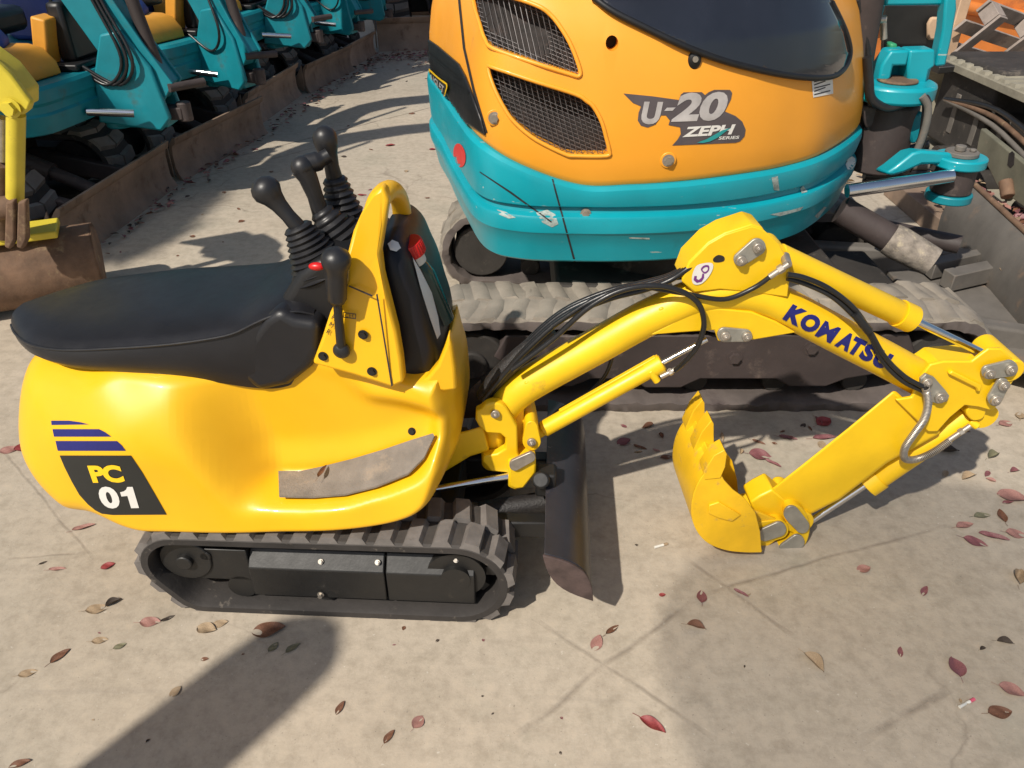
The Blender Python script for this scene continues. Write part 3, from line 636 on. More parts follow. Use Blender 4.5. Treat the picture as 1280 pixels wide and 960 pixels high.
# seam of the riveted cover, bolts, gate markings
gsurf = lambda u, v, off: P(u, v, yg(v) - off - .0005)
decal(F, gsurf, 'panel_seam', DEI, GU, polys=[[(470, 368), (472, 367), (491, 482), (489, 483)]], L=20)
decal(F, gsurf, 'panel_seam', DEI, GU, polys=[[(433, 357), (434, 355.5), (466, 369), (465, 371)]], L=20)
for (u, v) in ((404, 445), (454, 418), (465, 464)):
    m = MB(); bolt(m, P(u, v, yg(v)), (0, -1, 0), .0068, .005); m.link('bolt', STD, GU)
for i, ch in enumerate('RMH'):
    u, v = 410.5 + i * 3.2, 416 - i * 9
    decal(F, gsurf, 'lettering', DEI, GU, text=ch, O=(u - 3, v), X=(u + 1, v + 3), Y=(u + 0, v - 5), L=20)
decal(F, gsurf, 'embossed_mark', DEI, GU, polys=[[(429, 390), (445, 392), (445, 399), (429, 397)], [(430, 391.2), (430, 396), (444, 397.7), (444, 393)]], L=20)
decal(F, gsurf, 'lettering', DEI, GU, text='CEE', O=(431, 396), X=(443, 397), Y=(431, 392), L=20)

# --- black tank cowl with bottle behind the guard
m = MB(); T = [(478, 330), (476, 300), (488, 287), (502, 291), (513, 304), (523, 326), (535, 352), (546, 388), (556, 420), (553, 445), (542, 466), (522, 480), (500, 484), (486, 440)]
a = [P(u, v, -.06) for u, v in T]; c0 = sum(a, Vector()) / len(a); rings = []
for yy, sc_ in ((-.155, .30), (-.152, .62), (-.143, .82), (-.125, .94), (-.09, 1.0), (-.03, 1.02), (.04, 1.02), (.10, .97), (.13, .86), (.15, .6)):
    rings.append([(c0.x + (p.x - c0.x) * sc_, yy, c0.z + (p.z - c0.z) * sc_) for p in spline(a, 4, closed=True)])
m.loft(rings); COWL = m.link('tank_cowl', GLS, PC, smooth=70); CB = bvh_of(COWL)
decal(F, CB, 'label_sheet', DEW, COWL, polys=[[(514, 322), (524, 338), (538, 366), (546, 396), (549, 418), (545, 424), (536, 398), (524, 360)]], off=.003)
decal(F, CB, 'round_sticker', DEW, COWL, polys=[[(485, 306), (490, 301), (497, 304), (500, 311), (495, 315), (488, 313)]], off=.003)
BT = empty('fluid_bottle', (0, 0, 0)); BT.parent = PC
b0, b1 = P(541, 372, -.035), P(519, 322, -.055); px = F.rad(516, 312, 0, 1); dv = (b1 - b0).normalized(); m = MB()
m.tube([b0 - (b1 - b0) * .6, b0 + (b1 - b0) * .6, b0 + (b1 - b0) * .8, b1], [.026, .026, .02, .013], 20); m.link('bottle_body', GRB, BT, smooth=50)
m = MB(); m.cyl(b1 - dv * .012, b1 + dv * .012, .0205, 24); m.link('bottle_neck', WHP, BT, bevel=.002)
m = MB(); s0 = b1 + dv * .010; m.cyl(s0, s0 + dv * .03, .0268, 28)
for k in range(28):
    aa = k * 2 * math.pi / 28; q = dv.orthogonal().normalized(); q2 = dv.cross(q); m.box(s0 + dv * .014 + (q * math.cos(aa) + q2 * math.sin(aa)) * .027, (.0025, .0025, .026), dv.to_track_quat('Z', 'Y').to_matrix())
m.link('bottle_cap', REDP, BT, bevel=.002)

# ---------------------------------------------------------------- working arm, in its own slightly slewed plane
FB = Frame(0, 1.505, R(2.6)); TB = F.i @ FB.m; NB = (TB.to_3x3() @ Vector((0, 1, 0))).normalized()
def Bq(u, v, yl=0): return TB @ FB.y(u, v, yl)
def rB(u, v, px): return FB.rad(u, v, 0, px)
def plate(par, name, pts, y0, y1, mat=YELR, bevel=.003, holes=None):
    a = [Bq(u, v, y0) for u, v in pts]; m = MB()
    return m.prism(a, NB * (y1 - y0)).link(name, mat, par, bevel=bevel)
def smooth_px(pts, n=4): return [(p.x, p.y) for p in spline([(a, b, 0) for a, b in pts], n, closed=True)]
def pin(par, u, v, yl, px=7, name='pin_bolt', mat=PIN):
    m = MB(); p = Bq(u, v, yl); r = rB(u, v, px); m.cyl(p, p - NB * .008, r, 24); m.cyl(p - NB * .006, p - NB * .013, r * .62, 6); m.cyl(p - NB * .012, p - NB * .0145, r * .3, 12)
    return m.link(name, mat, par, bevel=.0012)
def oval(par, A, Bb, px0, px1, yl, mat=ZNC, th=.007, name='link_plate', bolts=True, bp=6):
    a, b = Vector((*A, 0)), Vector((*Bb, 0)); d = (b - a).normalized(); nn = Vector((-d.y, d.x, 0)); pts = []
    for k in range(13): t = math.pi / 2 + math.pi * k / 12; pts.append(a + (d * math.cos(t) + nn * math.sin(t)) * px0)
    for k in range(13): t = -math.pi / 2 + math.pi * k / 12; pts.append(b + (d * math.cos(t) + nn * math.sin(t)) * px1)
    o = plate(par, name, [(p.x, p.y) for p in pts], yl, yl + th, mat, .0015)
    if bolts: pin(o, A[0], A[1], yl, bp); pin(o, Bb[0], Bb[1], yl, bp)
    return o
# king post and swing bracket
SW = empty('swing_bracket', (0, 0, 0)); SW.parent = PC
zz = lambda a, b: Z(a, b, 5.335, 550, 460)
m = MB(); rr_ = [[P(u, v, yl) for u, v, yl in q] for q in (
    [(548, 545, -.06), (552, 592, -.06), (552, 592, .07), (548, 545, .07)],
    [(585, 538, -.055), (588, 570, -.055), (588, 570, .06), (585, 538, .06)],
    [(604, 532, -.05), (612, 563, -.05), (612, 563, .05), (604, 532, .05)])]
m.loft(rr_); m.link('mounting_arm', YELR, SW, bevel=.006)
m = MB(); c0, c1 = P(617, 528, 0), P(620, 572, 0); m.cyl((c0.x, 0, c0.z), (c0.x, 0, c1.z - .02), .032, 28); m.link('king_post', YELR, SW, bevel=.004)
m = MB(); a = P(590, 545, -.035); 
clev = [zz(*q) for q in [(240, 290), (275, 275), (300, 245), (350, 232), (400, 238), (440, 265), (480, 330), (515, 390), (520, 560), (525, 590), (640, 600), (640, 700), (560, 800), (500, 815), (455, 795), (450, 700), (340, 690), (285, 625), (290, 590), (380, 575), (435, 540), (438, 470), (400, 440), (310, 435), (260, 390), (238, 350)]]
plate(SW, 'clevis_plate', clev, -.055, -.03, YELR, .004)
plate(SW, 'clevis_plate', [zz(*q) for q in [(275, 275), (300, 245), (350, 232), (400, 238), (440, 265), (515, 390), (520, 590), (640, 600), (640, 700), (470, 700), (450, 500), (300, 435)]], .03, .055, YELR, .004)
plate(SW, 'lower_boss', [zz(*q) for q in [(455, 640), (640, 600), (642, 700), (560, 805), (500, 812), (456, 790)]], -.075, .05, YELR, .006)
oval(SW, zz(500, 650), zz(605, 598), 7, 6, -.084, PIN, .009, 'grease_cover', bolts=False)
oval(SW, zz(610, 400), zz(612, 490), 8, 11.5, -.05, YELR, .1, 'cylinder_lug', bolts=False)
pin(SW, *zz(610, 488), -.05, 5.5); pin(SW, *zz(368, 300), -.055, 5.5)
plate(SW, 'web_plate', [zz(*q) for q in [(430, 250), (560, 225), (560, 350), (625, 352), (625, 520), (500, 560), (480, 400)]], -.012, .012, YELR, .002)
m = MB(); m.tube([P(540, 612, -.1), P(642, 594, -.06)], F.rad(600, 602, -.08, 4.5), 16); m.link('swing_cylinder_rod', CHR, SW)
m = MB(); m.tube([P(400, 650, -.1), P(545, 611, -.1)], .03, 16); m.link('swing_cylinder_barrel', STD, SW)
plate(SW, 'rubber_flap', [(574, 500), (601, 476), (606, 512), (600, 522), (572, 524)], .06, .068, FRM, .002)
# boom: one bent tube
BO = empty('boom', (0, 0, 0)); BO.parent = PC
ax = [(628, 508), (645, 491), (672, 473), (750, 430), (800, 402), (838, 384), (868, 372), (900, 366), (930, 366), (958, 373), (990, 388), (1060, 425), (1110, 451), (1152, 474)]
axs = spline([Bq(u, v, 0) for u, v in ax], 6); rt = rB(800, 400, 23.5)
AX = axs
m = MB(); m.tube(axs, rt, 32); m.link('boom_tube', YELR, BO, smooth=60)
top = [(852, 352), (861, 329), (885, 305), (906, 293), (940, 282.5), (953, 286), (974, 305), (987, 328), (987, 352), (985, 372), (940, 366), (900, 362), (868, 366)]
for s in (-1, 1): plate(BO, 'gusset_plate', top, s * .034 - .004, s * .034 + .004)
plate(BO, 'gusset_rim', [(852, 350), (861, 327), (885, 303), (906, 291), (940, 280), (953, 284), (956, 289), (940, 286), (908, 297), (888, 309), (866, 331), (860, 350)], -.037, .037)
plate(BO, 'cable_eye', smooth_px([(892, 323), (898, 319), (905, 321), (905, 326), (898, 328), (892, 327)]), -.0392, -.037, DRK, 0)
bot = [(812, 419), (840, 404), (868, 388), (900, 386), (940, 390), (970, 402), (995, 416), (943, 425), (898, 427), (893, 413), (850, 416)]
for s in (-1, 1): plate(BO, 'gusset_plate', bot, s * .034 - .004, s * .034 + .004)
oval(BO, (906, 419), (933, 420), 9, 7.5, -.046)
oval(BO, (947, 309), (926, 325), 10.5, 8.5, -.048, bp=6.5)
for (u, v) in ((657, 467), (822, 376)):
    m = MB(); p = Bq(u, v, 0); q = Bq(u + 6, v + 13, 0); m.bar(p, q, .07, .012); m.link('hose_clip', YELR, BO, bevel=.003)
def tsurf(u, v, off):
    p0 = Bq(u, v, 0); best = min(range(len(AX) - 1), key=lambda i: (AX[i] - p0).length); a, b = AX[max(0, best - 1)], AX[min(len(AX) - 1, best + 1)]; t = (b - a).normalized()
    for _ in range(4):
        d = p0 - a; e = d - t * d.dot(t); e = e - NB * e.dot(NB); h = min(e.length, rt * .98); y = -math.sqrt(rt * rt - h * h) - off; yl = y
        p0 = Bq(u, v, yl); 
    return p0
zk = lambda a, b: Z(a, b, 2.909, 840, 260)
KW = empty('maker_lettering', (0, 0, 0)); KW.parent = BO
for ch, f0, f1 in (('K', 0, .155), ('O', .15, .31), ('M', .315, .485), ('A', .505, .635), ('T', .625, .745), ('S', .735, .855), ('U', .86, 1.0)):
    Ok, Xk, Yk = Vector(zk(400, 404)), Vector(zk(774, 594)), Vector(zk(434, 346)); o0, x0_ = Ok.lerp(Xk, f0), Ok.lerp(Xk, f1)
    decal(F, tsurf, 'letter', DEB, KW, text=ch, O=o0, X=x0_, Y=o0 + (Yk - Ok), bold=.03 if ch == 'M' else .065, L=2.5, shear=.1)
def gs(y): return lambda u, v, off: Bq(u, v, y - off)
ck = decal(F, gs(-.0385), 'warning_sticker', DEW, BO, polys=[smooth_px([(865, 346), (870, 333), (880, 329), (890, 329), (891, 336), (885, 347), (876, 355), (867, 355)])], L=20)
hk = [(870, 342), (869, 348), (873, 352), (878, 350), (880, 344)]
decal(F, gs(-.0395), 'hook_mark', DEP, ck, polys=[[(868, 345), (867, 350), (871, 353.5), (877, 352), (880, 347), (880, 342), (878, 342), (877, 347), (873.5, 350), (870.5, 348.5), (871, 345)]], L=20)
decal(F, gs(-.0395), 'ring_mark', DEP, ck, polys=[smooth_px([(876, 337), (880, 332), (886, 332), (886, 338), (881, 342)]), smooth_px([(878, 337), (881, 334), (884.5, 334), (884.5, 337.5), (881, 340)])], L=20)
# boom cylinder under the boom
def cylinder(name, a, b, rpx, c, rod, endr=None, port=None, yl=0, mat=YELR, par=PC, tail=None):
    cy = empty(name, (0, 0, 0)); cy.parent = par; A, B_, C = Bq(*a, yl), Bq(*b, yl), Bq(*c, yl); r = rB(*b, rpx); d = (B_ - A).normalized()
    m = MB(); m.tube([A - d * r * .25, A, B_ - d * .004, B_], [r * .7, r, r, r * .93], 28); m.tube([B_ - d * .04, B_ - d * .002], r * 1.13, 28)
    if tail: m.cyl(Bq(*tail, yl) - NB * r, Bq(*tail, yl) + NB * r, r * 1.0, 24); m.tube([Bq(*tail, yl), A + d * .01], r * .75, 20)
    m.link('barrel', mat, cy, smooth=45)
    m = MB(); m.tube([B_ - d * .01, C], rB(*c, rod), 18); m.link('rod', CHR, cy)
    return cy
bc = cylinder('boom_cylinder', (680, 536), (828, 453), 11, (884, 424), 3.3, tail=(664, 546))
m = MB(); m.bar(Bq(700, 515), Bq(820, 447), .012, .012); 
q0, q1 = Bq(812, 463, -.015), Bq(822, 477, -.02); m.cyl(q0, q1, .009, 12); m.link('port_fitting', YELR, bc, bevel=.002)
m = MB(); m.tube([Bq(826, 471, -.02), Bq(846, 461, -.02)], .006, 12); m.tube([Bq(836, 466, -.02), Bq(840, 464, -.02)], .0085, 6); m.link('hose_coupling', PIN, bc)
# arm cylinder on top
ac = cylinder('arm_cylinder', (972, 320), (1140, 399), 15.5, (1232, 443), 5, tail=(961, 313))
m = MB(); m.cyl(Bq(981, 320, -.03), Bq(984, 331, -.06), .010, 12); m.link('port_fitting', PIN, ac)
m = MB(); m.tube([Bq(986, 330, -.062), Bq(962, 346, -.058)], .0068, 12); m.tube([Bq(979, 334, -.061), Bq(973, 338, -.060)], .0095, 6); m.link('hose_coupling', PIN, ac)
# stick
ST = empty('arm_stick', (0, 0, 0)); ST.parent = PC
zs = lambda a, b: Z(a, b, 2.844, 830, 480)
m = MB()
sec = [((1118, 487), (1177, 541)), ((1060, 535), (1110, 578)), ((1000, 583), (1050, 624)), ((963, 612), (1003, 648))]
rings = []
for (a, b), w in zip(sec, (.045, .043, .038, .034)):
    a0, b0 = Vector((*a, 0)), Vector((*b, 0)); rings.append([Bq(a[0], a[1], -w), Bq(b[0], b[1], -w), Bq(b[0], b[1], w), Bq(a[0], a[1], w)])
m.loft(rings); m.link('stick_box', YELR, ST, bevel=.008, seg=3)
rear = [(1140, 497), (1152, 470), (1163, 456), (1180, 452), (1215, 452), (1236, 436), (1252, 436), (1266, 448), (1274, 466), (1262, 484), (1254, 500), (1240, 514), (1222, 509), (1206, 507), (1188, 522), (1172, 540), (1160, 540), (1140, 520), (1120, 500)]
for s in (-1, 1): plate(ST, 'bracket_plate', rear, s * .052 - .005, s * .052 + .005)
plate(ST, 'bracket_web', [(1150, 480), (1180, 460), (1230, 456), (1235, 480), (1200, 500), (1168, 525)], -.048, .048)
m = MB(); p = Bq(1246, 447); m.cyl(p - NB * .062, p + NB * .062, rB(1246, 447, 16), 28); m.link('cylinder_boss', YELR, ST, bevel=.004)
plate(ST, 'stiffener', [(1186, 468), (1191, 464), (1228, 482), (1226, 490), (1222, 490), (1220, 485)], -.068, -.056)
plate(ST, 'pivot_plate', [(1151, 474), (1158, 468), (1168, 472), (1182, 488), (1187, 495), (1184, 502), (1172, 505), (1160, 501), (1150, 490)], -.069, -.060, ZNC, .0015)
pin(ST, 1158, 477, -.069, 6); pin(ST, 1175, 496, -.069, 7)
oval(ST, (1236, 466), (1263, 461), 8.5, 10, -.072, bp=6.5); oval(ST, (1254, 481), (1244, 499), 8, 9, -.072, bp=6.5)
# bucket cylinder below the stick
kc = cylinder('bucket_cylinder', (1206, 520), (1082, 606), 15.5, (1008, 655), 4, tail=(1222, 512))
plate(kc, 'cylinder_boss', smooth_px([(1216, 505), (1232, 508), (1230, 522), (1216, 526), (1208, 516)]), -.045, .045)
m = MB(); m.cyl(Bq(1212, 526, -.03), Bq(1222, 533, -.04), .010, 12); m.link('port_fitting', YELR, kc, bevel=.002)
m = MB(); m.tube([Bq(1213, 532, -.04), Bq(1186, 550, -.04)], .0066, 12); m.tube([Bq(1204, 538, -.04), Bq(1199, 541, -.04)], .009, 6); m.link('hose_coupling', PIN, kc)
# bucket link plates
LK = empty('bucket_linkage', (0, 0, 0)); LK.parent = PC
m = MB(); p = Bq(992, 638); m.cyl(p - NB * .05, p + NB * .05, rB(990, 640, 17), 28); p = Bq(1002, 668); m.link('link_boss', YELR, LK, bevel=.003)
plate(LK, 'curved_link', smooth_px([(984, 634), (996, 632), (1008, 642), (1013, 660), (1008, 680), (994, 692), (978, 694), (972, 684), (986, 676), (996, 664), (992, 650), (982, 646)]), -.058, .058, YELR, .004)
oval(LK, (990, 643), (1003, 658), 10, 9, -.068, bolts=False); oval(LK, (997, 678), (983, 688), 9, 9, -.068, bolts=False); oval(LK, (974, 662), (956, 669), 9, 8, -.068, bolts=False)
oval(LK, (974, 662), (948, 667), 12, 14, -.058, YELR, .116, 'bucket_ear', bolts=False)
plate(LK, 'stick_end', [(966, 612), (1000, 640), (985, 655), (966, 650), (942, 640), (938, 628), (950, 620)], -.035, .035, YELR, .005)
# --- bucket
BK = empty('bucket', (0, 0, 0)); BK.parent = PC
bw = .105
prof = [(896, 584), (886, 586), (874, 600), (866, 620), (864, 642), (870, 662), (884, 678), (906, 687), (930, 690), (952, 690)]
pf = spline([FB.y(u, v, -bw) for u, v in prof], 5); mouth = [FB.y(u, v, -bw) for u, v in [(952, 690), (950, 668), (945, 652), (934, 640)]]
m = MB(); n = len(pf)
cx = sum(p.x for p in pf) / n + .03; cz = sum(p.z for p in pf) / n + .03; th = .006
outer, inner = [], []
for i, p in enumerate(pf):
    a, b = pf[max(0, i - 1)], pf[min(n - 1, i + 1)]; t = (b - a).normalized(); nn = Vector((-t.z, 0, t.x)); nn = -nn if nn.dot(Vector((cx - p.x, 0, cz - p.z))) < 0 else nn
    outer.append(p); inner.append(p + nn * th)
rows = [[m.bm.verts.new(TB @ Vector((p.x, s * bw, p.z))) for s in (-1, 1)] for p in outer]; rowi = [[m.bm.verts.new(TB @ Vector((p.x, s * bw, p.z))) for s in (-1, 1)] for p in inner]
for a, b in zip(rows, rows[1:]): m._f([a[0], a[1], b[1], b[0]])
for a, b in zip(rowi, rowi[1:]): m._f([a[0], b[0], b[1], a[1]])
for a, b in ((rows[0], rowi[0]), (rows[-1], rowi[-1])): m._f([a[0], a[1], b[1], b[0]])
for k in (0, 1):
    for i in range(n - 1): m._f([rows[i][k], rows[i + 1][k], rowi[i + 1][k], rowi[i][k]])
m.link('bucket_shell', YELB, BK, smooth=40)
side = [(p.x, p.z) for p in pf] + [(q.x, q.z) for q in [FB.y(u, v, -bw) for u, v in [(950, 664), (944, 640), (930, 622), (916, 612), (905, 600)]]]
for s in (-1, 1):
    m = MB(); y0 = s * bw; m.prism([TB @ Vector((x, y0 - .002, z)) for x, z in side], NB * .006 * (-s) + NB * (-.002 * 0)).link('side_plate', YELB, BK, bevel=.0015)
m = MB(); wp = [(886, 630), (898, 626), (925, 642), (914, 650), (898, 646), (885, 640)]; m.prism([Bq(u, v, -bw - .002) for u, v in wp], -NB * .006); m.link('wear_patch', YELB, BK, bevel=.0015)
for k, yy in enumerate((-.088, 0, .088)):
    m = MB(); L0 = [FB.y(u, v, -bw) for u, v in [(897, 594), (884, 592), (880, 580), (890, 552), (900, 563 if k == 0 else 540), (905, 580)]]
    L0 = [FB.y(u, v, -bw) for u, v in [(900, 596), (880, 598), (879, 588), (892, 568), (905, 561), (908, 566), (906, 582)]]
    if k: L0 = [FB.y(u, v, -bw) for u, v in [(900, 596), (880, 598), (878, 588), (889, 566), (901, 552), (904, 556), (904, 580)]]
    m.prism([TB @ Vector((p.x, yy - .022, p.z)) for p in L0], NB * .044); m.link('tooth', YELB, BK, bevel=.0015)
m = MB(); a, b = TB @ Vector((pf[0].x, -bw, pf[0].z)), TB @ Vector((pf[0].x, bw, pf[0].z)); m.bar(a, b, .03, .016, up=(.4, 0, 1)); m.link('cutting_edge', YELB, BK, bevel=.002)
for s in (-1, 1):
    plate(BK, 'ear_plate', [(934, 636), (952, 642), (972, 650), (984, 662), (976, 672), (950, 690), (930, 689)], s * .05 - .005, s * .05 + .005, YELB)

# --- hydraulic hoses
HS = empty('hydraulic_hoses', (0, 0, 0)); HS.parent = PC
def hose(pts, r, mat=HOS, name='hose', par=None):
    q = spline([Bq(*p) if len(p) == 3 else Bq(p[0], p[1], -.03) for p in pts], 8); m = MB(); m.tube(q, r, 12); return m.link(name, mat, par or HS, smooth=60)
for k in range(6):
    dy = -.03 + .013 * k; dv = (0, -3, -7, -2, -10, -6)[k]
    hose([(604 + k, 500 + dv * .3, dy), (628 + k, 470 + dv * .4, dy), (660, 436 + dv, dy), (705, 398 + dv, dy + .003), (760, 374 + dv, dy), (806, 362 + dv * .9, dy), (838, 350 + dv * .6, dy), (868, 331 + dv * .4, dy), (900, 318, dy * .5 + .02)], .0065)
m = MB(); m.tube(spline([Bq(603, 498, 0), Bq(620, 474, 0), Bq(655, 440, 0), Bq(690, 412, 0)], 6), [.017, .019, .02, .02, .02, .021, .022, .022, .022, .022, .021, .021, .02, .02, .019, .019, .018, .017, .016], 18); m.link('hose_sleeve', SLV, HS, smooth=60)
hose([(640, 462, -.05), (690, 425, -.055), (735, 385, -.06), (780, 362, -.06), (830, 358, -.06), (868, 374, -.062), (880, 402, -.062), (872, 432, -.055), (856, 452, -.04), (844, 463, -.022)], .0062)
hose([(690, 408, -.045), (740, 376, -.05), (790, 358, -.05), (826, 362, -.05), (862, 368, -.05), (905, 374, -.052), (940, 361, -.05), (964, 345, -.057)], .0055)
hose([(984, 343, -.06), (1005, 347, -.062), (1035, 360, -.062), (1066, 384, -.062), (1086, 412, -.062), (1106, 446, -.065), (1130, 470, -.07), (1153, 483, -.078)], .0058)
hose([(984, 348, -.045), (1010, 356, -.05), (1042, 372, -.056), (1070, 398, -.06), (1088, 420, -.06), (1104, 452, -.06), (1128, 476, -.066), (1152, 488, -.07)], .0058)
m = MB(); m.tube([Bq(1068, 392, -.064), Bq(1086, 414, -.066)], .0095, 12); m.link('hose_wrap', HOS, HS)
hose([(765, 448, .03), (756, 470, .03), (735, 492, .03), (700, 512, .03), (672, 540, .03)], .005)
# steel spring guard: a helix round the hose
cq = spline([Bq(*p) for p in [(1157, 484, -.08), (1160, 504, -.08), (1155, 524, -.078), (1142, 543, -.075), (1131, 560, -.07), (1131, 573, -.065), (1145, 574, -.06), (1165, 566, -.055), (1187, 551, -.042)]], 24)
m = MB(); m.tube(cq, .0055, 10); m.link('hose', HOS, HS, smooth=60)
m = MB(); hel = []; acc = 0; prv = None; x = None
for i in range(len(cq) - 1):
    a, b = cq[i], cq[i + 1]; t = (b - a).normalized(); x = (x - t * x.dot(t)).normalized() if x is not None else t.orthogonal().normalized(); y = t.cross(x)
    for k in range(6):
        f = k / 6; ang = (acc + (b - a).length * f) / .0042 * 2 * math.pi; hel.append(a + (b - a) * f + (x * math.cos(ang) + y * math.sin(ang)) * .0078)
    acc += (b - a).length
m.tube(hel, .0016, 5); m.link('spring_guard', PIN, HS, smooth=60)

# --- dozer blade
DZ = empty('dozer_blade', (0, 0, 0)); DZ.parent = PC
yb0 = -.30; e0 = P(680, 692, yb0); e1 = P(740, 746, yb0); 
d = (e1 - e0); L_ = d.length; t = d / L_; nn = Vector((-t.z, 0, t.x)); nn = nn if nn.x > 0 else -nn
arc1 = [e0 + t * (L_ * k / 10) + nn * (.038 * math.sin(math.pi * k / 10)) for k in range(11)]; arc2 = [e0 + t * (L_ * k / 10) - nn * (.030 * math.sin(math.pi * k / 10)) for k in range(9, 0, -1)]
YW = .60
m = MB(); ring = [p for p in arc1 + arc2]; m.prism(ring, (0, YW, 0)); m.link('blade_plate', BLD, DZ, bevel=.002, smooth=30)
c0 = sum(ring, Vector()) / len(ring)
m = MB(); m.prism([c0 + (p - c0) * 1.05 - Vector((0, .004, 0)) for p in ring], (0, -.006, 0)); m.link('end_plate', pm('brown_end_plate', (.075, .05, .046), .6, var=.4, scale=25, dirt=(.02, .015, .015), dirt_amt=.1, dirt_scale=25, bump=.3), DZ, bevel=.001)
for s in (-1, 1):
    m = MB(); m.bar((.10 + .1, s * .12, .16), (e0.x + .005, s * .12, .17), .04, .05); m.link('push_arm', STD, DZ, bevel=.005)
m = MB(); m.tube([P(600, 640, -.06), P(690, 626, -.02)], .028, 18); m.link('blade_cylinder', SLV, DZ)
m = MB(); m.box(P(682, 600, -.05), (.05, .05, .07)); m.cyl(P(676, 600, -.09), P(676, 600, -.02), .022, 18); m.link('blade_lug', STD, DZ, bevel=.006)

# ================================================================ the large teal and orange excavator behind
U = Frame(.6, 2.85, 0)
UX = empty('tracked_excavator', U.o)
tag(UX, 'big teal and orange tracked excavator with mesh vents and U-20 lettering', 'excavator')
def G(u, v, z): return U.z(u, v, z)
def Y(u, v, y): return U.y(u, v, y - U.o.y)        # y given in world metres
def loc(x, y, z=0): return Vector((x, y, z)) - U.o
# tracks
cU = [(-.13 - .6, .175, .165), (1.39 - .6, .175, .165), (.1 - .6, .07, .07), (1.2 - .6, .07, .07)]
def u_track(yc, s):
    tr = empty('crawler_track'); tr.parent = UX
    track_band(cU, .27, yc, .03, .014, .085, 'rubber_belt', [pm('belt_edge_rubber', (.10, .082, .075), .85, var=.35, scale=5, dirt=(.05, .035, .035), dirt_amt=.12, dirt_scale=5, bump=.3), TRG, TRG], tr, smooth=55, chev=.3, rough=.009)
    m = MB(); m.cyl((cU[0][0], yc - .11, .17), (cU[0][0], yc + .11, .17), .115, 32); m.cyl((cU[0][0], yc + s * .09, .17), (cU[0][0], yc + s * .125, .17), .05, 20); m.link('idler_wheel', TRD, tr, bevel=.006)
    m = MB(); m.cyl((cU[1][0], yc - .09, .17), (cU[1][0], yc + .09, .17), .11, 32); m.cyl((cU[1][0], yc + s * .05, .17), (cU[1][0], yc + s * .11, .17), .07, 24); m.link('drive_sprocket', TRD, tr, bevel=.006)
    for k in range(5):
        x = -.52 + k * .27; m = MB(); m.cyl((x, yc - .06, .072), (x, yc + .06, .072), .042, 20); m.link('track_roller', TRD, tr, bevel=.004)
    m = MB(); fy = yc + s * .115
    pr = [(-.62, .28), (.66, .285), (.70, .22), (.62, .14), (.50, .115), (.44, .085), (.32, .085), (.27, .115), (.02, .115), (-.04, .08), (-.16, .08), (-.2, .115), (-.34, .115), (-.40, .085), (-.50, .085), (-.56, .13), (-.66, .2)]
    m.prism([(x, fy, z) for x, z in pr], (0, -s * .14, 0)); m.link('side_frame', FRM, tr, bevel=.006)
    for x, z in ((.36, .235), (.12, .20), (-.45, .20)):
        m = MB(); bolt(m, (x, fy, z), (0, s, 0), .018, .012); m.link('bolt', FRM, tr)
    return tr
u_track(2.235 - U.o.y, -1); u_track(3.14 - U.o.y, 1)
m = MB(); m.box((.05, -.16, .27), (1.0, .72, .16)); m.cyl((0, -.1, .3), (0, -.1, .50), .36, 40); m.box((.5, -.16, .2), (.6, .3, .12)); m.link('undercarriage', TRD, UX, bevel=.015)
# plan of the house
Z0 = .47
keys = [(548, 190), (562, 232), (582, 275), (606, 312), (650, 325), (720, 328), (780, 328), (845, 325), (910, 317), (960, 306), (1005, 290), (1044, 258)]
plan = [G(u, v, Z0) for u, v in keys] + [loc(1.27, 2.92), loc(1.24, 3.2), loc(1.06, 3.5), loc(.72, 3.7), (loc(.3, 3.76)), loc(-.14, 3.74)]
plan = [Vector((p.x, p.y, 0)) for p in plan]; Cc = sum(plan, Vector()) / len(plan)
ztk = [.83, .83, .83, .825, .78, .725, .725, .73, .735, .735, .74, .74, .74, .74, .74, .76, .8, .83]
assert len(ztk) == len(plan)
PS = spline(plan, 8, closed=True); ZT = [v.z for v in spline([Vector((0, 0, z)) for z in ztk], 8, closed=True)]; nP = len(PS)
def inset(d):
    out = []
    for i in range(nP):
        a, b = PS[i - 1], PS[(i + 1) % nP]; t = (b - a).normalized(); nn = Vector((t.y, -t.x, 0)); out.append(PS[i] + nn * -d)
    return out
def uring(d, zf): return [Vector((p.x, p.y, zf(i))) for i, p in enumerate(inset(d))]
m = MB(); rings = [uring(.12, lambda i: Z0 - .008), uring(.02, lambda i: Z0 - .006), uring(.006, lambda i: Z0 + .004), uring(-.004, lambda i: Z0 + .05), uring(-.016, lambda i: Z0 + .098), uring(-.022, lambda i: Z0 + .106), uring(-.024, lambda i: Z0 + .150), uring(-.020, lambda i: Z0 + .158), uring(-.002, lambda i: Z0 + .166), uring(.002, lambda i: Z0 + .180), uring(-.014, lambda i: Z0 + .190)]
rings += [uring(-.022, lambda i: ZT[i] - .03), uring(-.018, lambda i: ZT[i] - .012), uring(-.006, lambda i: ZT[i] - .002), uring(.02, lambda i: ZT[i])]
m.loft(rings); CWT = m.link('counterweight', TEA, UX, smooth=32); BC = bvh_of(CWT)
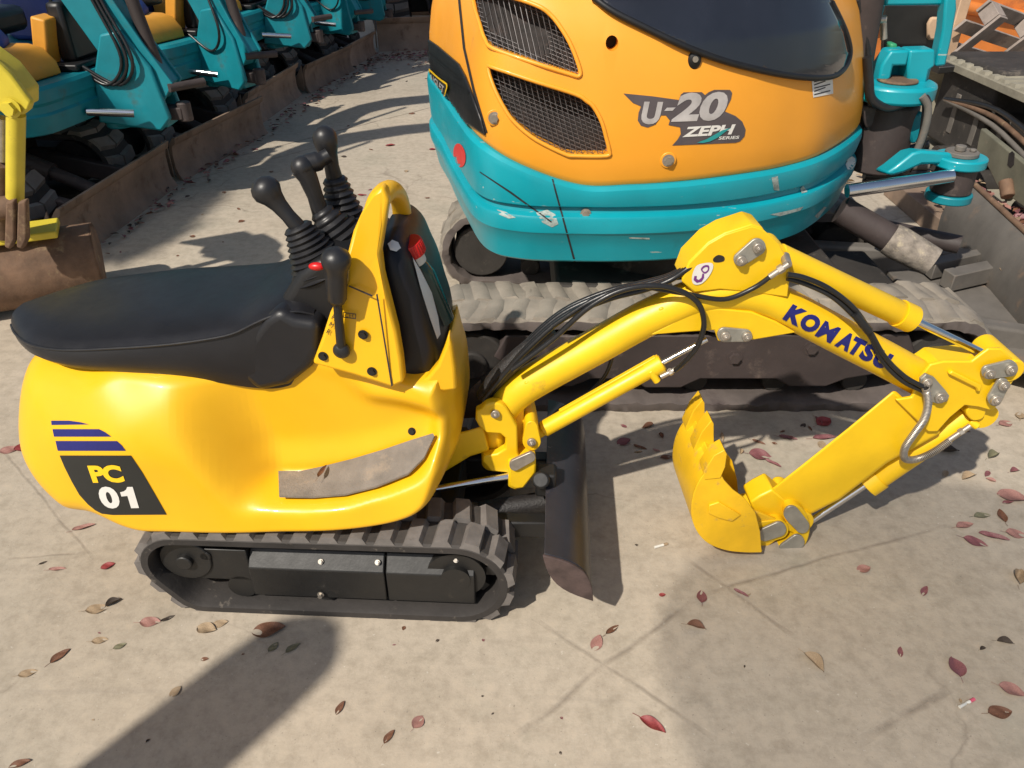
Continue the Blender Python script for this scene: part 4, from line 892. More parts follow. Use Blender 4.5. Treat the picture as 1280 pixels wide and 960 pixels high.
# hood
def hz(i, f, top=1.24): return ZT[i] + .004 + (top - ZT[i]) * f
m = MB(); rings = [uring(.012, lambda i: hz(i, -.03)), uring(.0, lambda i: hz(i, .0)), uring(-.004, lambda i: hz(i, .03)), uring(-.006, lambda i: hz(i, .15)), uring(-.002, lambda i: hz(i, .35)), uring(.010, lambda i: hz(i, .55)), uring(.03, lambda i: hz(i, .75)), uring(.065, lambda i: hz(i, .92)), uring(.10, lambda i: hz(i, 1.0)), uring(.2, lambda i: hz(i, 1.02))]
rings = [[Vector((p.x - .05 * max(0, min(1, (p.x - .1) / .5)) * max(0, (p.z - .78) / .3), p.y, p.z)) for p in r_] for r_ in rings]; m.loft(rings); HD = m.link('hood', ORA, UX, smooth=45)
BH0 = bvh_of(HD)
z7 = lambda L: [Z(a, b, 2.207, 520, 0) for a, b in L]
v1 = z7([(160, -12), (240, -12), (330, 14), (372, 42), (405, 85), (430, 130), (452, 190), (450, 210), (425, 205), (330, 175), (215, 135), (192, 110), (178, 70)])
v2 = z7([(200, 186), (225, 190), (330, 225), (440, 260), (470, 278), (490, 295), (512, 335), (525, 380), (533, 415), (526, 430), (440, 430), (410, 425), (330, 385), (275, 340), (245, 300), (215, 240)])
cut = MB(); grilles = []
for vp in (v1, v2):
    a = [U.hit(BH0, u, v, 0) for u, v in vp]; a = [p for p in a if p]
    cen = sum(a, Vector()) / len(a)
    ym = min(p.y for p in a) - .12
    fa = [cut.bm.verts.new((p.x, ym, p.z)) for p in a]; ba = [cut.bm.verts.new((p.x, p.y + .065, p.z)) for p in a]; cut._f(fa); cut._f(ba[::-1])
    for i in range(len(a)): cut._f([fa[i], ba[i], ba[(i + 1) % len(a)], fa[(i + 1) % len(a)]])
    grilles.append((a, cen, vp))
cut.prism([U.hit(BH0, *q, 0) + Vector((0, -.05, 0)) for q in [(765 + 8 * math.cos(t), 54 + 10 * math.sin(t)) for t in [k * math.pi / 8 for k in range(16)]]], (0, .11, 0))
cob = cut.link('vent_cut', DRK, UX, smooth=0)
bmod = HD.modifiers.new('vents', 'BOOLEAN'); bmod.object = cob; bmod.operation = 'DIFFERENCE'; bmod.solver = 'EXACT'
dg = bpy.context.evaluated_depsgraph_get(); me2 = bpy.data.meshes.new_from_object(HD.evaluated_get(dg)); HD.modifiers.clear(); HD.data = me2; me2.materials.clear(); me2.materials.append(ORA)
for p in me2.polygons: p.material_index = 0
me2.shade_smooth(); me2.set_sharp_from_angle(angle=R(40)); bpy.data.objects.remove(cob)
for gi, (a, cen, vp) in enumerate(grilles):
    VT = empty('side_vent'); VT.parent = HD
    o = MB(); o.prism([cen + (p - cen) * .99 + Vector((0, .052, 0)) for p in a], (0, .006, 0)); o.link('radiator_core', DRK, VT, smooth=0)
    # woven grille clipped to the opening
    lo = min(u for u, v in vp), min(v for u, v in vp); hi = max(u for u, v in vp), max(v for u, v in vp); m = MB()
    Pg = np.array([[u, v] for u, v in vp])
    def run(ax, c, slope):
        pts = []
        for k in range(140):
            u = lo[0] + (hi[0] - lo[0]) * k / 139 if ax == 0 else c + slope * ((k / 139) * (hi[1] - lo[1])); v = c + slope * (u - lo[0]) if ax == 0 else lo[1] + (hi[1] - lo[1]) * k / 139
            pts.append((u, v))
        ins = inside(np.array(pts), Pg); seg = []
        for q, ok in list(zip(pts, ins)) + [(None, False)]:
            if ok: seg.append(q)
            else:
                if len(seg) > 2:
                    e = [U.hit(BH0, *seg[i], 0) for i in (0, len(seg) - 1)]; e = [p for p in e if p]
                    if len(e) == 2: m.tube([p + Vector((0, .018 if ax else .0205, 0)) for p in e], .0011, 4)
                seg = []
    c = lo[1] - 70
    while c < hi[1] + 5: run(0, c, .42); c += 5.2
    c = lo[0] - 30
    while c < hi[0] + 5: run(1, c, .22); c += 6.5
    m.link('wire_grille', MSH, VT, smooth=0)
    # rolled lip round the opening
    m = MB(); lp = [U.hit(BH0, *q, .001) for q in vp]; lp = [p for p in lp if p]; m.tube(spline(lp, 4, closed=True) + [lp[0]], .006, 10, caps=False); m.link('vent_lip', ORA, VT, smooth=60)
BH = bvh_of(HD)
hp = U.hit(BH0, 765, 54, 0); m = MB(); m.cyl(hp + Vector((0, .045, 0)), hp + Vector((0, .05, 0)), .032, 24); m.link('hole_shade_disc', DRK, HD)  # dark disc stands in for the shade inside the hole
# black corner moulding at the rear
blk = [(520, 38), (548, 57), (575, 80), (583, 95), (592, 118), (603, 148), (608, 168), (590, 156), (560, 142), (520, 128)]
RC = decal(U, BH0, 'corner_moulding', CNS, UX, polys=[blk], off=.008, L=2.5)
RC.modifiers.new('s', 'SOLIDIFY').thickness = .008
zA = lambda a, b: Z(a, b, 16, 530, 80)
lb = decal(U, BH0, 'series_badge', DEY, RC, polys=[[zA(*q) for q in [(185, 80), (350, 230), (560, 390), (570, 440), (510, 635), (380, 520), (250, 400), (185, 250)]]], off=.0175, L=4)
decal(U, BH0, 'badge_field', DEC, lb, polys=[[zA(*q) for q in [(200, 130), (350, 265), (540, 410), (545, 440), (500, 600), (380, 495), (265, 390), (200, 260)]]], off=.0185, L=4)
decal(U, BH0, 'lettering', DES, lb, text='NGLET', O=zA(215, 330), X=zA(490, 580), Y=zA(235, 190), off=.0195, bold=.03, L=3)
for q in ([(535, 62), (575, 95), (580, 97), (580, 99), (574, 97), (535, 65)], [(535, 82), (585, 112), (590, 114), (590, 117), (584, 115), (535, 85)]):
    decal(U, BH0, 'moulding_rib', STG if 0 else CNS, RC, polys=[q], off=.011)
decal(U, BH0, 'gap_or_crease_line', DRK, HD, polys=[[(572, -8), (575, -8), (582, 60), (594, 112), (610, 166), (607, 166), (591, 113), (579, 60)]], off=.0015)
# dark glazed cover over the top of the hood
gl = [(700, -70), (742, 0), (765, 15), (800, 33), (850, 56), (900, 75), (950, 88), (990, 95), (1020, 97), (1040, 94), (1052, 84), (1058, 66), (1052, 40), (1035, 5), (1015, -70)]
GV = decal(U, BH0, 'glazed_cover', HOOD, UX, polys=[gl], off=.016, L=8); GV.modifiers.new('s', 'SOLIDIFY').thickness = .016
m = MB(); pts = [U.hit(BH0, u, v, .010) for u, v in gl[1:-1]]; pts = [p for p in pts if p]; m.tube(spline(pts, 5), .010, 10); m.link('cover_seal', CNS, UX, smooth=60)
# lettering
zu = lambda a, b: Z(a, b, 7.11, 770, 90)
pl = [zu(*q) for q in [(65, 190), (320, 215), (558, 248), (575, 200), (600, 180), (760, 178), (790, 205), (820, 180), (870, 158), (1010, 158), (1030, 185), (1020, 240), (965, 350), (1060, 390), (1120, 440), (1150, 510), (1140, 570), (1100, 615), (1060, 628), (498, 652), (545, 600), (575, 550), (568, 490), (465, 470), (478, 430), (440, 385), (400, 385), (350, 465), (280, 492), (220, 475), (192, 430), (200, 360), (222, 305), (150, 275)]]
MP = decal(U, BH, 'model_decal', DEG, HD, polys=[pl], off=.0015, L=6)
decal(U, BH, 'lettering', DES, MP, text='U', O=zu(208, 462), X=zu(375, 465), Y=zu(250, 262), bold=.05, off=.003)
decal(U, BH, 'lettering', DES, MP, polys=[[zu(*q) for q in [(425, 345), (500, 343), (528, 314), (450, 316)]]], off=.003)
decal(U, BH, 'lettering', DES, MP, text='20', O=zu(485, 445), X=zu(935, 430), Y=zu(575, 185), bold=.045, off=.003, space=1.0)
decal(U, BH, 'lettering', DEW, MP, text='ZEPH', O=zu(585, 577), X=zu(1020, 552), Y=zu(625, 487), bold=.04, off=.003, space=1.0)
decal(U, BH, 'lettering', DEW, MP, text='SERIES', O=zu(905, 600), X=zu(1085, 592), Y=zu(915, 572), bold=.02, off=.003)
decal(U, BH, 'swoosh', DET, MP, polys=[[zu(*q) for q in [(715, 625), (800, 595), (870, 555), (940, 515), (1020, 492), (965, 530), (900, 580), (830, 615), (770, 628)]]], off=.0036)
sk = decal(U, BH, 'white_sticker', DEW, HD, polys=[[(1014, 99), (1040, 92), (1041, 117), (1016, 122)]], off=.0015)
for i in range(5): decal(U, BH, 'print_line', DEI, sk, polys=[[(1017, 101.5 + i * 4), (1037 - (i % 2) * 6, 96.5 + i * 4), (1037 - (i % 2) * 6, 98 + i * 4), (1017, 103 + i * 4)]], off=.0022)
def ell(u, v, a, b, n=20, rot=0): return [(u + a * math.cos(t) * math.cos(rot) - b * math.sin(t) * math.sin(rot), v + a * math.cos(t) * math.sin(rot) + b * math.sin(t) * math.cos(rot)) for t in [2 * math.pi * k / n for k in range(n)]]
decal(U, BC, 'red_reflector', DER, CWT, polys=[ell(575, 194, 7.5, 15, rot=-.15)], off=.002, label='round red reflector disc')
decal(U, BC, 'grey_patch', DEW, CWT, polys=[ell(1063, 204, 6, 9, 7, .3)], off=.0015)
# chips and scrapes through the teal paint
for q in ([(670, 266), (684, 262), (694, 268), (698, 280), (690, 284), (678, 278)], [(621, 262), (632, 265), (645, 272), (636, 273), (624, 268)], [(962, 268), (990, 262), (1004, 258), (1000, 263), (975, 270)], [(876, 294), (915, 290), (916, 292), (880, 297)], [(786, 296), (812, 297), (812, 299), (787, 298)], [(1018, 270), (1030, 258), (1033, 259), (1022, 273)], [(964, 222), (972, 220), (974, 238), (968, 242)], [(1000, 236), (1004, 232), (1009, 240), (1002, 242)]):
    decal(U, BC, 'paint_chip', pm('chipped_primer', (.30, .36, .34), .7, var=.5, scale=60, dirt=(.10, .06, .04), dirt_amt=.1, dirt_scale=60), CWT, polys=[q], off=.0012, L=8)
for q in ([(689.5, 224), (691.5, 224), (720.5, 330), (718, 330)], [(600, 214), (640, 240), (690, 277), (689, 278.3), (638, 241.5), (600, 215.5)]): decal(U, BC, 'gap_or_crease_line', DRK, CWT, polys=[q], off=.0012)  # panel gap, then the styling crease's shade drawn as a dark line
for (u, v) in ((835, 200), (618, 147)):
    p = U.hit(BH, u, v, 0); m = MB(); m.cyl(p, p + Vector((0, -.004, 0)), .024, 24); m.link('bolt_seat', ORA, HD, bevel=.002); m = MB(); bolt(m, p + Vector((0, -.004, 0)), (0, -1, 0), .012, .008); m.link('bolt', PIN, HD)
p = U.hit(BC, 732, 267, 0); m = MB(); bolt(m, p, (0, -1, 0), .011, .008); m.link('bolt', PIN, CWT)
p = U.hit(BH, 868, 75, 0); m = MB(); m.ball(p, .022, .9, .5, 1.2); m.link('lock_cover', CNS, HD, smooth=60); m = MB(); m.cyl(p + Vector((0, -.008, .004)), p + Vector((0, -.015, .004)), .008, 16); m.link('key_cylinder', PIN, HD)
# grab handle, canopy post
m = MB(); m.tube([Y(1056, 190, 2.95), Y(1076, 60, 2.92), Y(1098, -80, 2.9)], [.05, .052, .055], 20, flat=.6); m.link('canopy_post', FRM, UX, smooth=60)
# swing bracket and boom foot, in front of the house
SB = empty('swing_bracket'); SB.parent = UX
def yp(name, pts, y0, th, mat, par, bevel=.008): a = [Y(u, v, y0) for u, v in pts]; return MB().prism(a, (0, th, 0)).link(name, mat, par, bevel=bevel)
zb = lambda L: [Z(a, b, 5.333, 1040, 0) for a, b in L]
yp('bracket_cheek', zb([(395, 340), (520, 335), (500, 440), (410, 440), (395, 520), (345, 560), (300, 590), (330, 440), (355, 400)]), 2.9, .08, TEA, SB)
yp('bracket_cheek', zb([(520, 335), (690, 330), (690, 440), (650, 470), (620, 610), (560, 640), (520, 600), (505, 520), (505, 440)]), 2.9, .08, TEA, SB)
yp('bracket_web', zb([(330, 420), (680, 400), (640, 560), (320, 560)]), 3.0, .05, TEA, SB)
m = MB(); c = Y(*zb([(450, 620)])[0], 2.86); m.cyl((c.x, c.y + .06, c.z - .03), (c.x, c.y + .06, c.z + .03), .145, 36); m.link('bracket_ring', TEA, SB, bevel=.012)
m = MB(); m.cyl((c.x, c.y + .04, c.z + .03), (c.x, c.y + .04, c.z + .04), .07, 28); m.link('worn_pin_cap', RST, SB, bevel=.004)
m = MB(); m.cyl((c.x + .02, c.y + .08, c.z - .30), (c.x + .02, c.y + .08, c.z - .05), .10, 28); m.link('pivot_post', FRM, SB, bevel=.01)
yp('chassis_nose', zb([(190, 740), (200, 700), (545, 745), (520, 790), (230, 860)]), 2.88, .30, FRM, SB)
yp('lower_cheek', zb([(500, 820), (600, 740), (640, 830), (560, 960), (530, 960)]), 2.86, .05, TED, SB)
BM = empty('boom'); BM.parent = UX
yp('boom_cheek', zb([(760, -60), (830, -60), (835, 60), (800, 260), (760, 440), (690, 445), (720, 300), (740, 200)]), 2.92, .06, TEA, BM)
yp('boom_cheek', zb([(310, -60), (350, -60), (360, 40), (300, 250), (240, 440), (190, 440), (240, 200)]), 3.1, .06, TED, BM)
yp('boom_front_plate', zb([(350, -60), (760, -60), (760, 35), (350, 40)]), 2.95, .10, TEA, BM)
yp('boom_back_plate', zb([(360, 40), (740, 40), (720, 440), (340, 440)]), 3.2, .03, STD, BM, 0)
yp('tool_plate', zb([(640, 160), (665, 115), (740, 115), (735, 230), (700, 270), (640, 268)]), 3.17, .02, WOP, BM)
yp('valve_block', zb([(390, 290), (440, 290), (440, 350), (390, 350)]), 2.96, .05, pm('green_valve', (.03, .26, .12), .5, dirt=(.1, .08, .05), dirt_amt=.05), BM)
m = MB(); m.tube([Y(*q, 2.98) for q in zb([(340, 120), (345, 260)])], .012, 12); m.tube([Y(*q, 2.98) for q in zb([(318, 130), (355, 130)])], .014, 12); m.link('steel_pipe', PIN, BM)
HU = empty('hydraulic_hoses'); HU.parent = UX
def uhose(pts, r, y=2.84, mat=HOS, ys=None):
    q = spline([Y(u, v, y if len(w) == 0 else w[0]) for u, v, *w in pts], 8); m = MB(); m.tube(q, r, 12); m.link('hose', mat, HU, smooth=60)
uhose([zb([(235, 380)])[0], zb([(245, 520)])[0], zb([(265, 660)])[0], zb([(370, 720)])[0], zb([(500, 680)])[0], zb([(585, 640)])[0], zb([(630, 680)])[0], zb([(625, 800)])[0], zb([(590, 960)])[0], zb([(500, 1140)])[0]], .016, 2.80)
uhose([zb([(600, 640)])[0], zb([(640, 720)])[0], zb([(620, 860)])[0], zb([(560, 1020)])[0], zb([(480, 1160)])[0]], .013, 2.78, STG)
uhose([(1072, 0), (1082, 50), (1086, 110), (1085, 160)], .014, 2.9)
for k in range(6): uhose([(1080, 195 + k * 6), (1105, 192 + k * 7), (1130, 188 + k * 7), (1160, 180 + k * 9)], .016, 2.95, (HOS, FRM, HOS, STG, HOS, FRM)[k])
# swing cylinder: arm, rod and eye
zr = lambda a, b: Z(a, b, 5.333, 1040, 160)
SY = empty('swing_cylinder'); SY.parent = UX
m = MB(); m.tube([Y(*zr(100, 420), 2.6), Y(*zr(800, 318), 2.62)], .0235, 24); m.link('rod', CHR, SY)
a = [Y(*zr(*q), 2.66) for q in [(360, 300), (420, 260), (540, 165), (600, 150), (800, 165), (830, 240), (600, 245), (480, 300), (400, 322)]]
m = MB(); m.prism(a, (0, .10, -.02)); m.link('bracket_arm', TEA, SY, bevel=.01)
c = Y(*zr(890, 200), 2.66); m = MB(); m.cyl(c + Vector((0, .03, -.035)), c + Vector((0, .03, 0)), .088, 32); m.link('pin_boss', TEA, SY, bevel=.006)
m = MB(); m.cyl(c + Vector((0, .03, 0)), c + Vector((0, .03, .016)), .055, 28); m.cyl(c + Vector((-.01, .03, .016)), c + Vector((-.01, .03, .035)), .018, 12); m.cyl(c + Vector((.03, .02, .016)), c + Vector((.03, .02, .026)), .012, 6); m.link('eye_cap', STG, SY, bevel=.003)
m = MB(); m.cyl(c + Vector((0, .03, -.13)), c + Vector((0, .03, -.036)), .068, 28); m.link('rod_eye', FRM, SY, bevel=.006)
m = MB(); m.cyl(c + Vector((0, .03, -.16)), c + Vector((0, .03, -.13)), .078, 28); m.link('lower_boss', TED, SY, bevel=.005)
# dozer blade and its arms
DB = empty('dozer_blade'); DB.parent = UX
t0, t1 = G(1213, 232, .36), G(1292, 306, .36); dirv = (t1 - t0).normalized(); e0, e1 = t0 - dirv * .10, t0 + dirv * 1.38; nx = Vector((-dirv.y, dirv.x, 0)); nx = nx if nx.x > 0 else -nx
pf_ = [(.03, 0), (-.015, .04), (-.035, .10), (-.04, .18), (-.03, .26), (-.01, .32), (.012, .355), (.035, .36), (.012, .32), (-.008, .26), (-.018, .18), (-.014, .10), (.005, .05), (.045, .004)]
m = MB(); m.prism([Vector((e0.x, e0.y, 0)) + nx * d + Vector((0, 0, z)) for d, z in pf_], Vector(((e1 - e0).x, (e1 - e0).y, 0))); m.link('blade_plate', STG, DB, smooth=40)
m = MB(); m.tube([Vector((e0.x, e0.y, .362)) + nx * .02, Vector((e1.x, e1.y, .362)) + nx * .02], .012, 12); m.link('top_rail', RST, DB)
cen = (e0 + e1) / 2
for s in (-1, 1):
    m = MB(); a = cen + dirv * s * .34; m.bar((.45, -.16 - s * .25, .2), (a.x - .03, a.y, .12), .07, .12); m.link('push_arm', STG, DB, bevel=.012)
m = MB(); a = cen; m.prism([(a.x - .36, a.y - .4, .10), (a.x - .02, a.y - .62, .10), (a.x - .02, a.y + .62, .10), (a.x - .36, a.y + .4, .10)], (0, 0, .02)); m.link('gusset_floor', STG, DB, bevel=.004)
for q in ([(1160, 322), (1238, 308), (1246, 313), (1170, 330)], [(1180, 336), (1250, 322), (1262, 330), (1194, 345)]):
    m = MB(); a = [G(u, v, .20) for u, v in q]; m.prism(a, (0, 0, -.07)); m.link('stiffening_rib', STG, DB, bevel=.004)
m = MB(); b0, b1, b2 = Y(1050, 262, 2.66), Y(1112, 298, 2.60), Y(1166, 328, 2.52); m.tube([b0, b1], .05, 20); m.link('blade_cylinder', FRM, DB, smooth=50)
m = MB(); m.tube([b1, b1 + (b2 - b1) * .2, b2], [.056, .06, .052], 20); m.link('lagged_sleeve', pm('flaking_sleeve', (.22, .19, .16), .9, var=.4, scale=30, dirt=(.42, .36, .26), dirt_amt=.2, dirt_scale=40, bump=.8, bscale=50), DB, smooth=50)
m = MB(); m.tube([Y(1096, 284, 2.9), Y(1200, 306, 2.75)], .035, 16); m.link('cross_tube', FRM, DB)

# ================================================================ the row of parked machines
def copy_tree(o, parent=None):
    c = o.copy(); sc.collection.objects.link(c); c.parent = parent
    for ch in o.children: copy_tree(ch, c)
    return c
GRP = 'teal and orange excavators parked in a row'
def small_digger(name='parked_excavator', body=TED, hood=ORD, cover=BLU, boom=True):
    r = empty(name)
    cs = [(-.70, .18, .165), (.58, .18, .165), (-.5, .09, .09), (.40, .09, .09)]
    for s in (-1, 1):
        tr = empty('crawler_track'); tr.parent = r
        track_band(cs, .24, s * .36, .022, .026, .105, 'rubber_belt', [TRD, pm('dusty_dark_lug', (.17, .15, .13), .85, var=.3, scale=8, bump=.4, bscale=30)], tr, smooth=40, chev=.2, stagger=False)
        m = MB(); m.cyl((.50, s * .40 - .07, .18), (.50, s * .40 + .07, .18), .11, 24); m.link('idler_wheel', TRD, tr, bevel=.006)
        m = MB(); m.cyl((-.72, s * .40 - .07, .18), (-.72, s * .40 + .07, .18), .11, 24); m.link('drive_sprocket', TRD, tr, bevel=.006)
        m = MB(); m.box((-.1, s * .40, .18), (1.05, .13, .14)); m.link('side_frame', FRM, tr, bevel=.01)
    m = MB(); m.box((-.1, 0, .27), (.9, .60, .14)); m.cyl((-.15, 0, .3), (-.15, 0, .46), .30, 32); m.link('undercarriage', TRD, r, bevel=.01)
    # blade
    db = empty('dozer_blade'); db.parent = r
    pr = [(.93, 0), (.905, .03), (.895, .08), (.895, .15), (.905, .21), (.925, .235), (.94, .25), (.955, .25), (.945, .215), (.925, .2), (.915, .15), (.915, .08), (.925, .04), (.95, 0)]
    m = MB(); m.prism([(x, -.52, z) for x, z in pr], (0, 1.03, 0)); m.link('blade_plate', STB, db, smooth=40)
    for s in (-1, 1):
        m = MB(); m.bar((.35, s * .22, .24), (.90, s * .26, .12), .05, .09); m.link('push_arm', FRM, db, bevel=.008)
        m = MB(); m.prism([(.90, s * .535, .02), (.90, s * .535, .24), (.78, s * .535, .05)], (0, .008, 0)); m.link('end_web', STB, db)
    m = MB(); m.tube([(.32, -.03, .36), (.62, -.03, .24)], .045, 18); m.tube([(.62, -.03, .24), (.88, -.03, .13)], .032, 16); m.link('blade_cylinder', FRM, db)
    # house, slewed and carried forward over the tracks
    under = set(o for o in r.children)
    pl_ = [(.42, -.30), (.38, -.44), (.22, -.52), (-.2, -.54), (-.6, -.50), (-.82, -.34), (-.88, 0), (-.82, .34), (-.6, .50), (-.2, .54), (.22, .52), (.38, .44), (.42, .30), (.44, 0)]
    sp = spline([Vector((x, y, 0)) for x, y in pl_], 4, closed=True); m = MB(); rr = []
    for z, k in ((.47, .93), (.48, .97), (.56, 1.0), (.57, .985), (.60, .985), (.615, 1.0), (.665, 1.0), (.68, .98)): rr.append([((p.x + .2) * k - .2, p.y * k, z) for p in sp])
    m.loft(rr); m.link('house_frame', body, r, smooth=32)
    m = MB(); rr = []
    q = [(.30, -.46), (-.12, -.52), (-.12, -.14), (.34, -.14)]
    for z, dx, k in ((.682, 0, 1.0), (.69, 0, 1.02), (.74, .0, 1.0), (.80, -.03, .95), (.82, -.05, .84)): rr.append([(.09 + (x - .09) * k + dx, -.32 + (y + .32) * k, z) for x, y in q])
    m.loft(rr); hb = m.link('hood', hood, r, bevel=.03, seg=4)
    m = MB(); m.box((.08, -.528, .80), (.09, .006, .10)); m.link('white_label', DEW, hb) if 0 else m.bm.free()
    m = MB(); rr = []
    for z, k in ((.80, .97), (.84, 1.04), (.91, .95), (.97, .7), (.99, .4)): rr.append([(.03 + (x - .09) * k - (z - .8) * .5, -.32 + (y + .32) * k, z) for x, y in q])
    m.loft(rr); m.link('tool_box_cover', cover, r, sub=1, smooth=80)
    m = MB(); rr = []
    q2 = [(-.14, -.5), (-.6, -.46), (-.8, -.3), (-.84, 0), (-.8, .3), (-.6, .46), (-.3, .5), (-.25, 0)]
    for z, k in ((.682, .97), (.80, .98), (1.0, .95), (1.12, .85), (1.16, .6)): rr.append([((x + .5) * k - .5, y * k, z) for x, y in q2])
    m.loft(rr); m.link('engine_cover', cover, r, bevel=.03, seg=3)
    m = MB(); m.box((-.22, .1, .86), (.36, .42, .12)); m.box((-.40, .1, 1.08), (.10, .42, .46)); m.link('operator_seat', SEA, r, bevel=.04, seg=3)
    m = MB(); m.box((.15, .15, .70), (.5, .5, .03)); m.link('floor_mat', CNS, r, bevel=.008)
    m = MB(); m.box((.32, .14, .84), (.08, .34, .26)); m.link('lever_console', CNS, r, bevel=.02)
    for y_ in (.02, .1, .2):
        m = MB(); m.tube([(.30, y_, .9), (.27, y_, 1.12)], .008, 8); m.ball((.27, y_, 1.13), .02); m.link('control_lever', KNB, r)
    m = MB(); m.box((.26, -.06, .80), (.07, .11, .24), Matrix.Rotation(.25, 3, 'Y')); m.link('lock_arm', hood, r, bevel=.01)
    if boom:
        sb = empty('swing_bracket'); sb.parent = r
        for s in (-1, 1):
            m = MB(); m.prism([(.40, s * .075 - .015, .44), (.44, s * .075 - .015, .66), (.52, s * .075 - .015, .84), (.62, s * .075 - .015, .86), (.72, s * .075 - .015, .70), (.76, s * .075 - .015, .46), (.70, s * .075 - .015, .40)], (0, .03, 0)); m.link('bracket_cheek', body, sb, bevel=.01)
        m = MB(); m.cyl((.46, 0, .40), (.46, 0, .66), .065, 24); m.box((.60, 0, .44), (.26, .13, .06)); m.link('pivot_post', body, sb, bevel=.008)
        m = MB(); m.cyl((.80, 0, .43), (.80, 0, .52), .035, 18); m.bar((.68, 0, .47), (.80, 0, .47), .08, .06); m.link('hook_eye', FRM, sb, bevel=.006)
        m = MB(); m.tube([(.42, -.2, .52), (.62, -.15, .50)], .018, 14); m.link('swing_cylinder_rod', CHR, sb)
        bo = empty('boom'); bo.parent = r
        out = [(.74, .54), (.80, .62), (.70, .80), (.58, 1.05), (.50, 1.35), (.52, 1.6), (.66, 1.85), (1.0, 2.15), (1.0, 2.27), (.9, 2.25), (.50, 1.98), (.32, 1.7), (.28, 1.4), (.34, 1.05), (.50, .72), (.62, .54)]
        for s in (-1, 1):
            m = MB(); m.prism([(x, s * .055 - .008, z) for x, z in out], (0, .016, 0)); m.link('boom_cheek', body, bo, bevel=.004)
        m = MB(); o1 = [((x - .6) * .9 + .57, (z)) for x, z in out]; m.prism([(x * .97 + .01, -.046, z) for x, z in out], (0, .092, 0)); m.link('boom_box', body, bo)
        m = MB(); m.tube([(.72, 0, .66), (.66, 0, 1.05)], .03, 18); m.tube([(.66, 0, 1.05), (.62, 0, 1.55)], .016, 14); m.link('boom_cylinder', FRM, bo)
        m = MB(); m.tube([(.66, -.07, .62), (.66, .07, .62)], .04, 20); m.tube([(.78, -.07, .60), (.90, .07, .60)], .02, 12); m.link('pivot_pin', FRM, bo)
        for k in range(3):
            m = MB(); m.tube(spline([(.36 + k * .02, -.07 - k * .008, .7), (.50 + k * .03, -.10, .62), (.60 + k * .03, -.10 - k * .01, .74), (.52 + k * .02, -.075, 1.0), (.40 + k * .02, -.07, 1.4)], 6), .008, 8); m.link('hydraulic_hose', HOS, bo, smooth=60)
    for o in r.children:
        if o not in under: o.location = (.42, .20, 0)
    return r
D0 = small_digger()
spots = [((-2.0, 3.83), -5, 1.03, 'nearest parked teal excavator, partly behind the pale yellow arm and rusty bucket'),
         ((-1.83, 4.94), -13, 1.0, 'second parked teal excavator from the rusty bucket, with a white sheet on its orange panel'),
         ((-1.79, 6.05), -6, 1.0, 'third parked teal excavator, in the middle of the row of brown blades'),
         ((-1.57, 7.06), -13, .90, 'fourth parked teal excavator along the row of brown blades'),
         ((-1.45, 7.89), -10, .84, 'farthest teal excavator, at the end of the row by the dark wall of steel')]
DIG = []
for i, ((x, y), a, s, lb_) in enumerate(spots):
    o = D0 if i == 0 else copy_tree(D0)
    ya = R(a); o.rotation_euler.z = ya; o.scale = (s, s, s); o.location = (x - .93 * s * math.cos(ya), y - .93 * s * math.sin(ya), 0)
    tag(o, lb_, 'excavator', GRP); DIG.append(o)
    for c_ in o.children:
        if c_.name.split('.')[0] in ('boom', 'swing_bracket'): c_.rotation_euler.z = R((4, -9, 11, -3, 8)[i])
        if c_.name.startswith('boom') and i in (1, 3):
            for h_ in [h for h in c_.children if h.name.startswith('hydraulic_hose')][:2]: bpy.data.objects.remove(h_)
# labels stuck on the orange panels of the two nearest
for i, items in enumerate([[('pink_label', DEK, (.0, .10), (.72, .84)), ('white_label', DEW, (.20, .28), (.70, .78)), ('small_label', DEY, (.08, .12), (.85, .87))], [('white_label', DEW, (.05, .17), (.72, .88)), ('silver_label', DES, (.22, .29), (.72, .79))]]):
    for nm, mt, xr, zr_ in items:
        m = MB(); a = lambda x: -.474 - (.30 - x) / .42 * .06 - .010
        m.prism([(xr[0], a(xr[0]), zr_[0]), (xr[1], a(xr[1]), zr_[0]), (xr[1], a(xr[1]), zr_[1]), (xr[0], a(xr[0]), zr_[1])], (0, .004, 0)); o = m.link(nm, mt, DIG[i]); o.location = (.42, .20, 0)
# a machine parked across the end of the row
DK = pm('dark_maroon_paint', (.07, .015, .02), .5, var=.3, dirt=(.10, .07, .05), dirt_amt=.1)
E_ = small_digger('dark_excavator', DK, DK, pm('dark_cover', (.02, .02, .025), .6)); E_.location = (-.95, 9.75, 0); E_.rotation_euler.z = R(-78); E_.scale = (1.3, 1.3, 1.25)
tag(E_, 'dark maroon excavator parked across the far end behind a wide dusty blade', 'excavator')
m = MB(); m.box((-.0, 10.9, .35), (3.4, .12, .7)); tag(m.link('steel_barrier', STB, smooth=0, bevel=.01), 'long brown steel barrier standing behind the far machine', 'barrier')

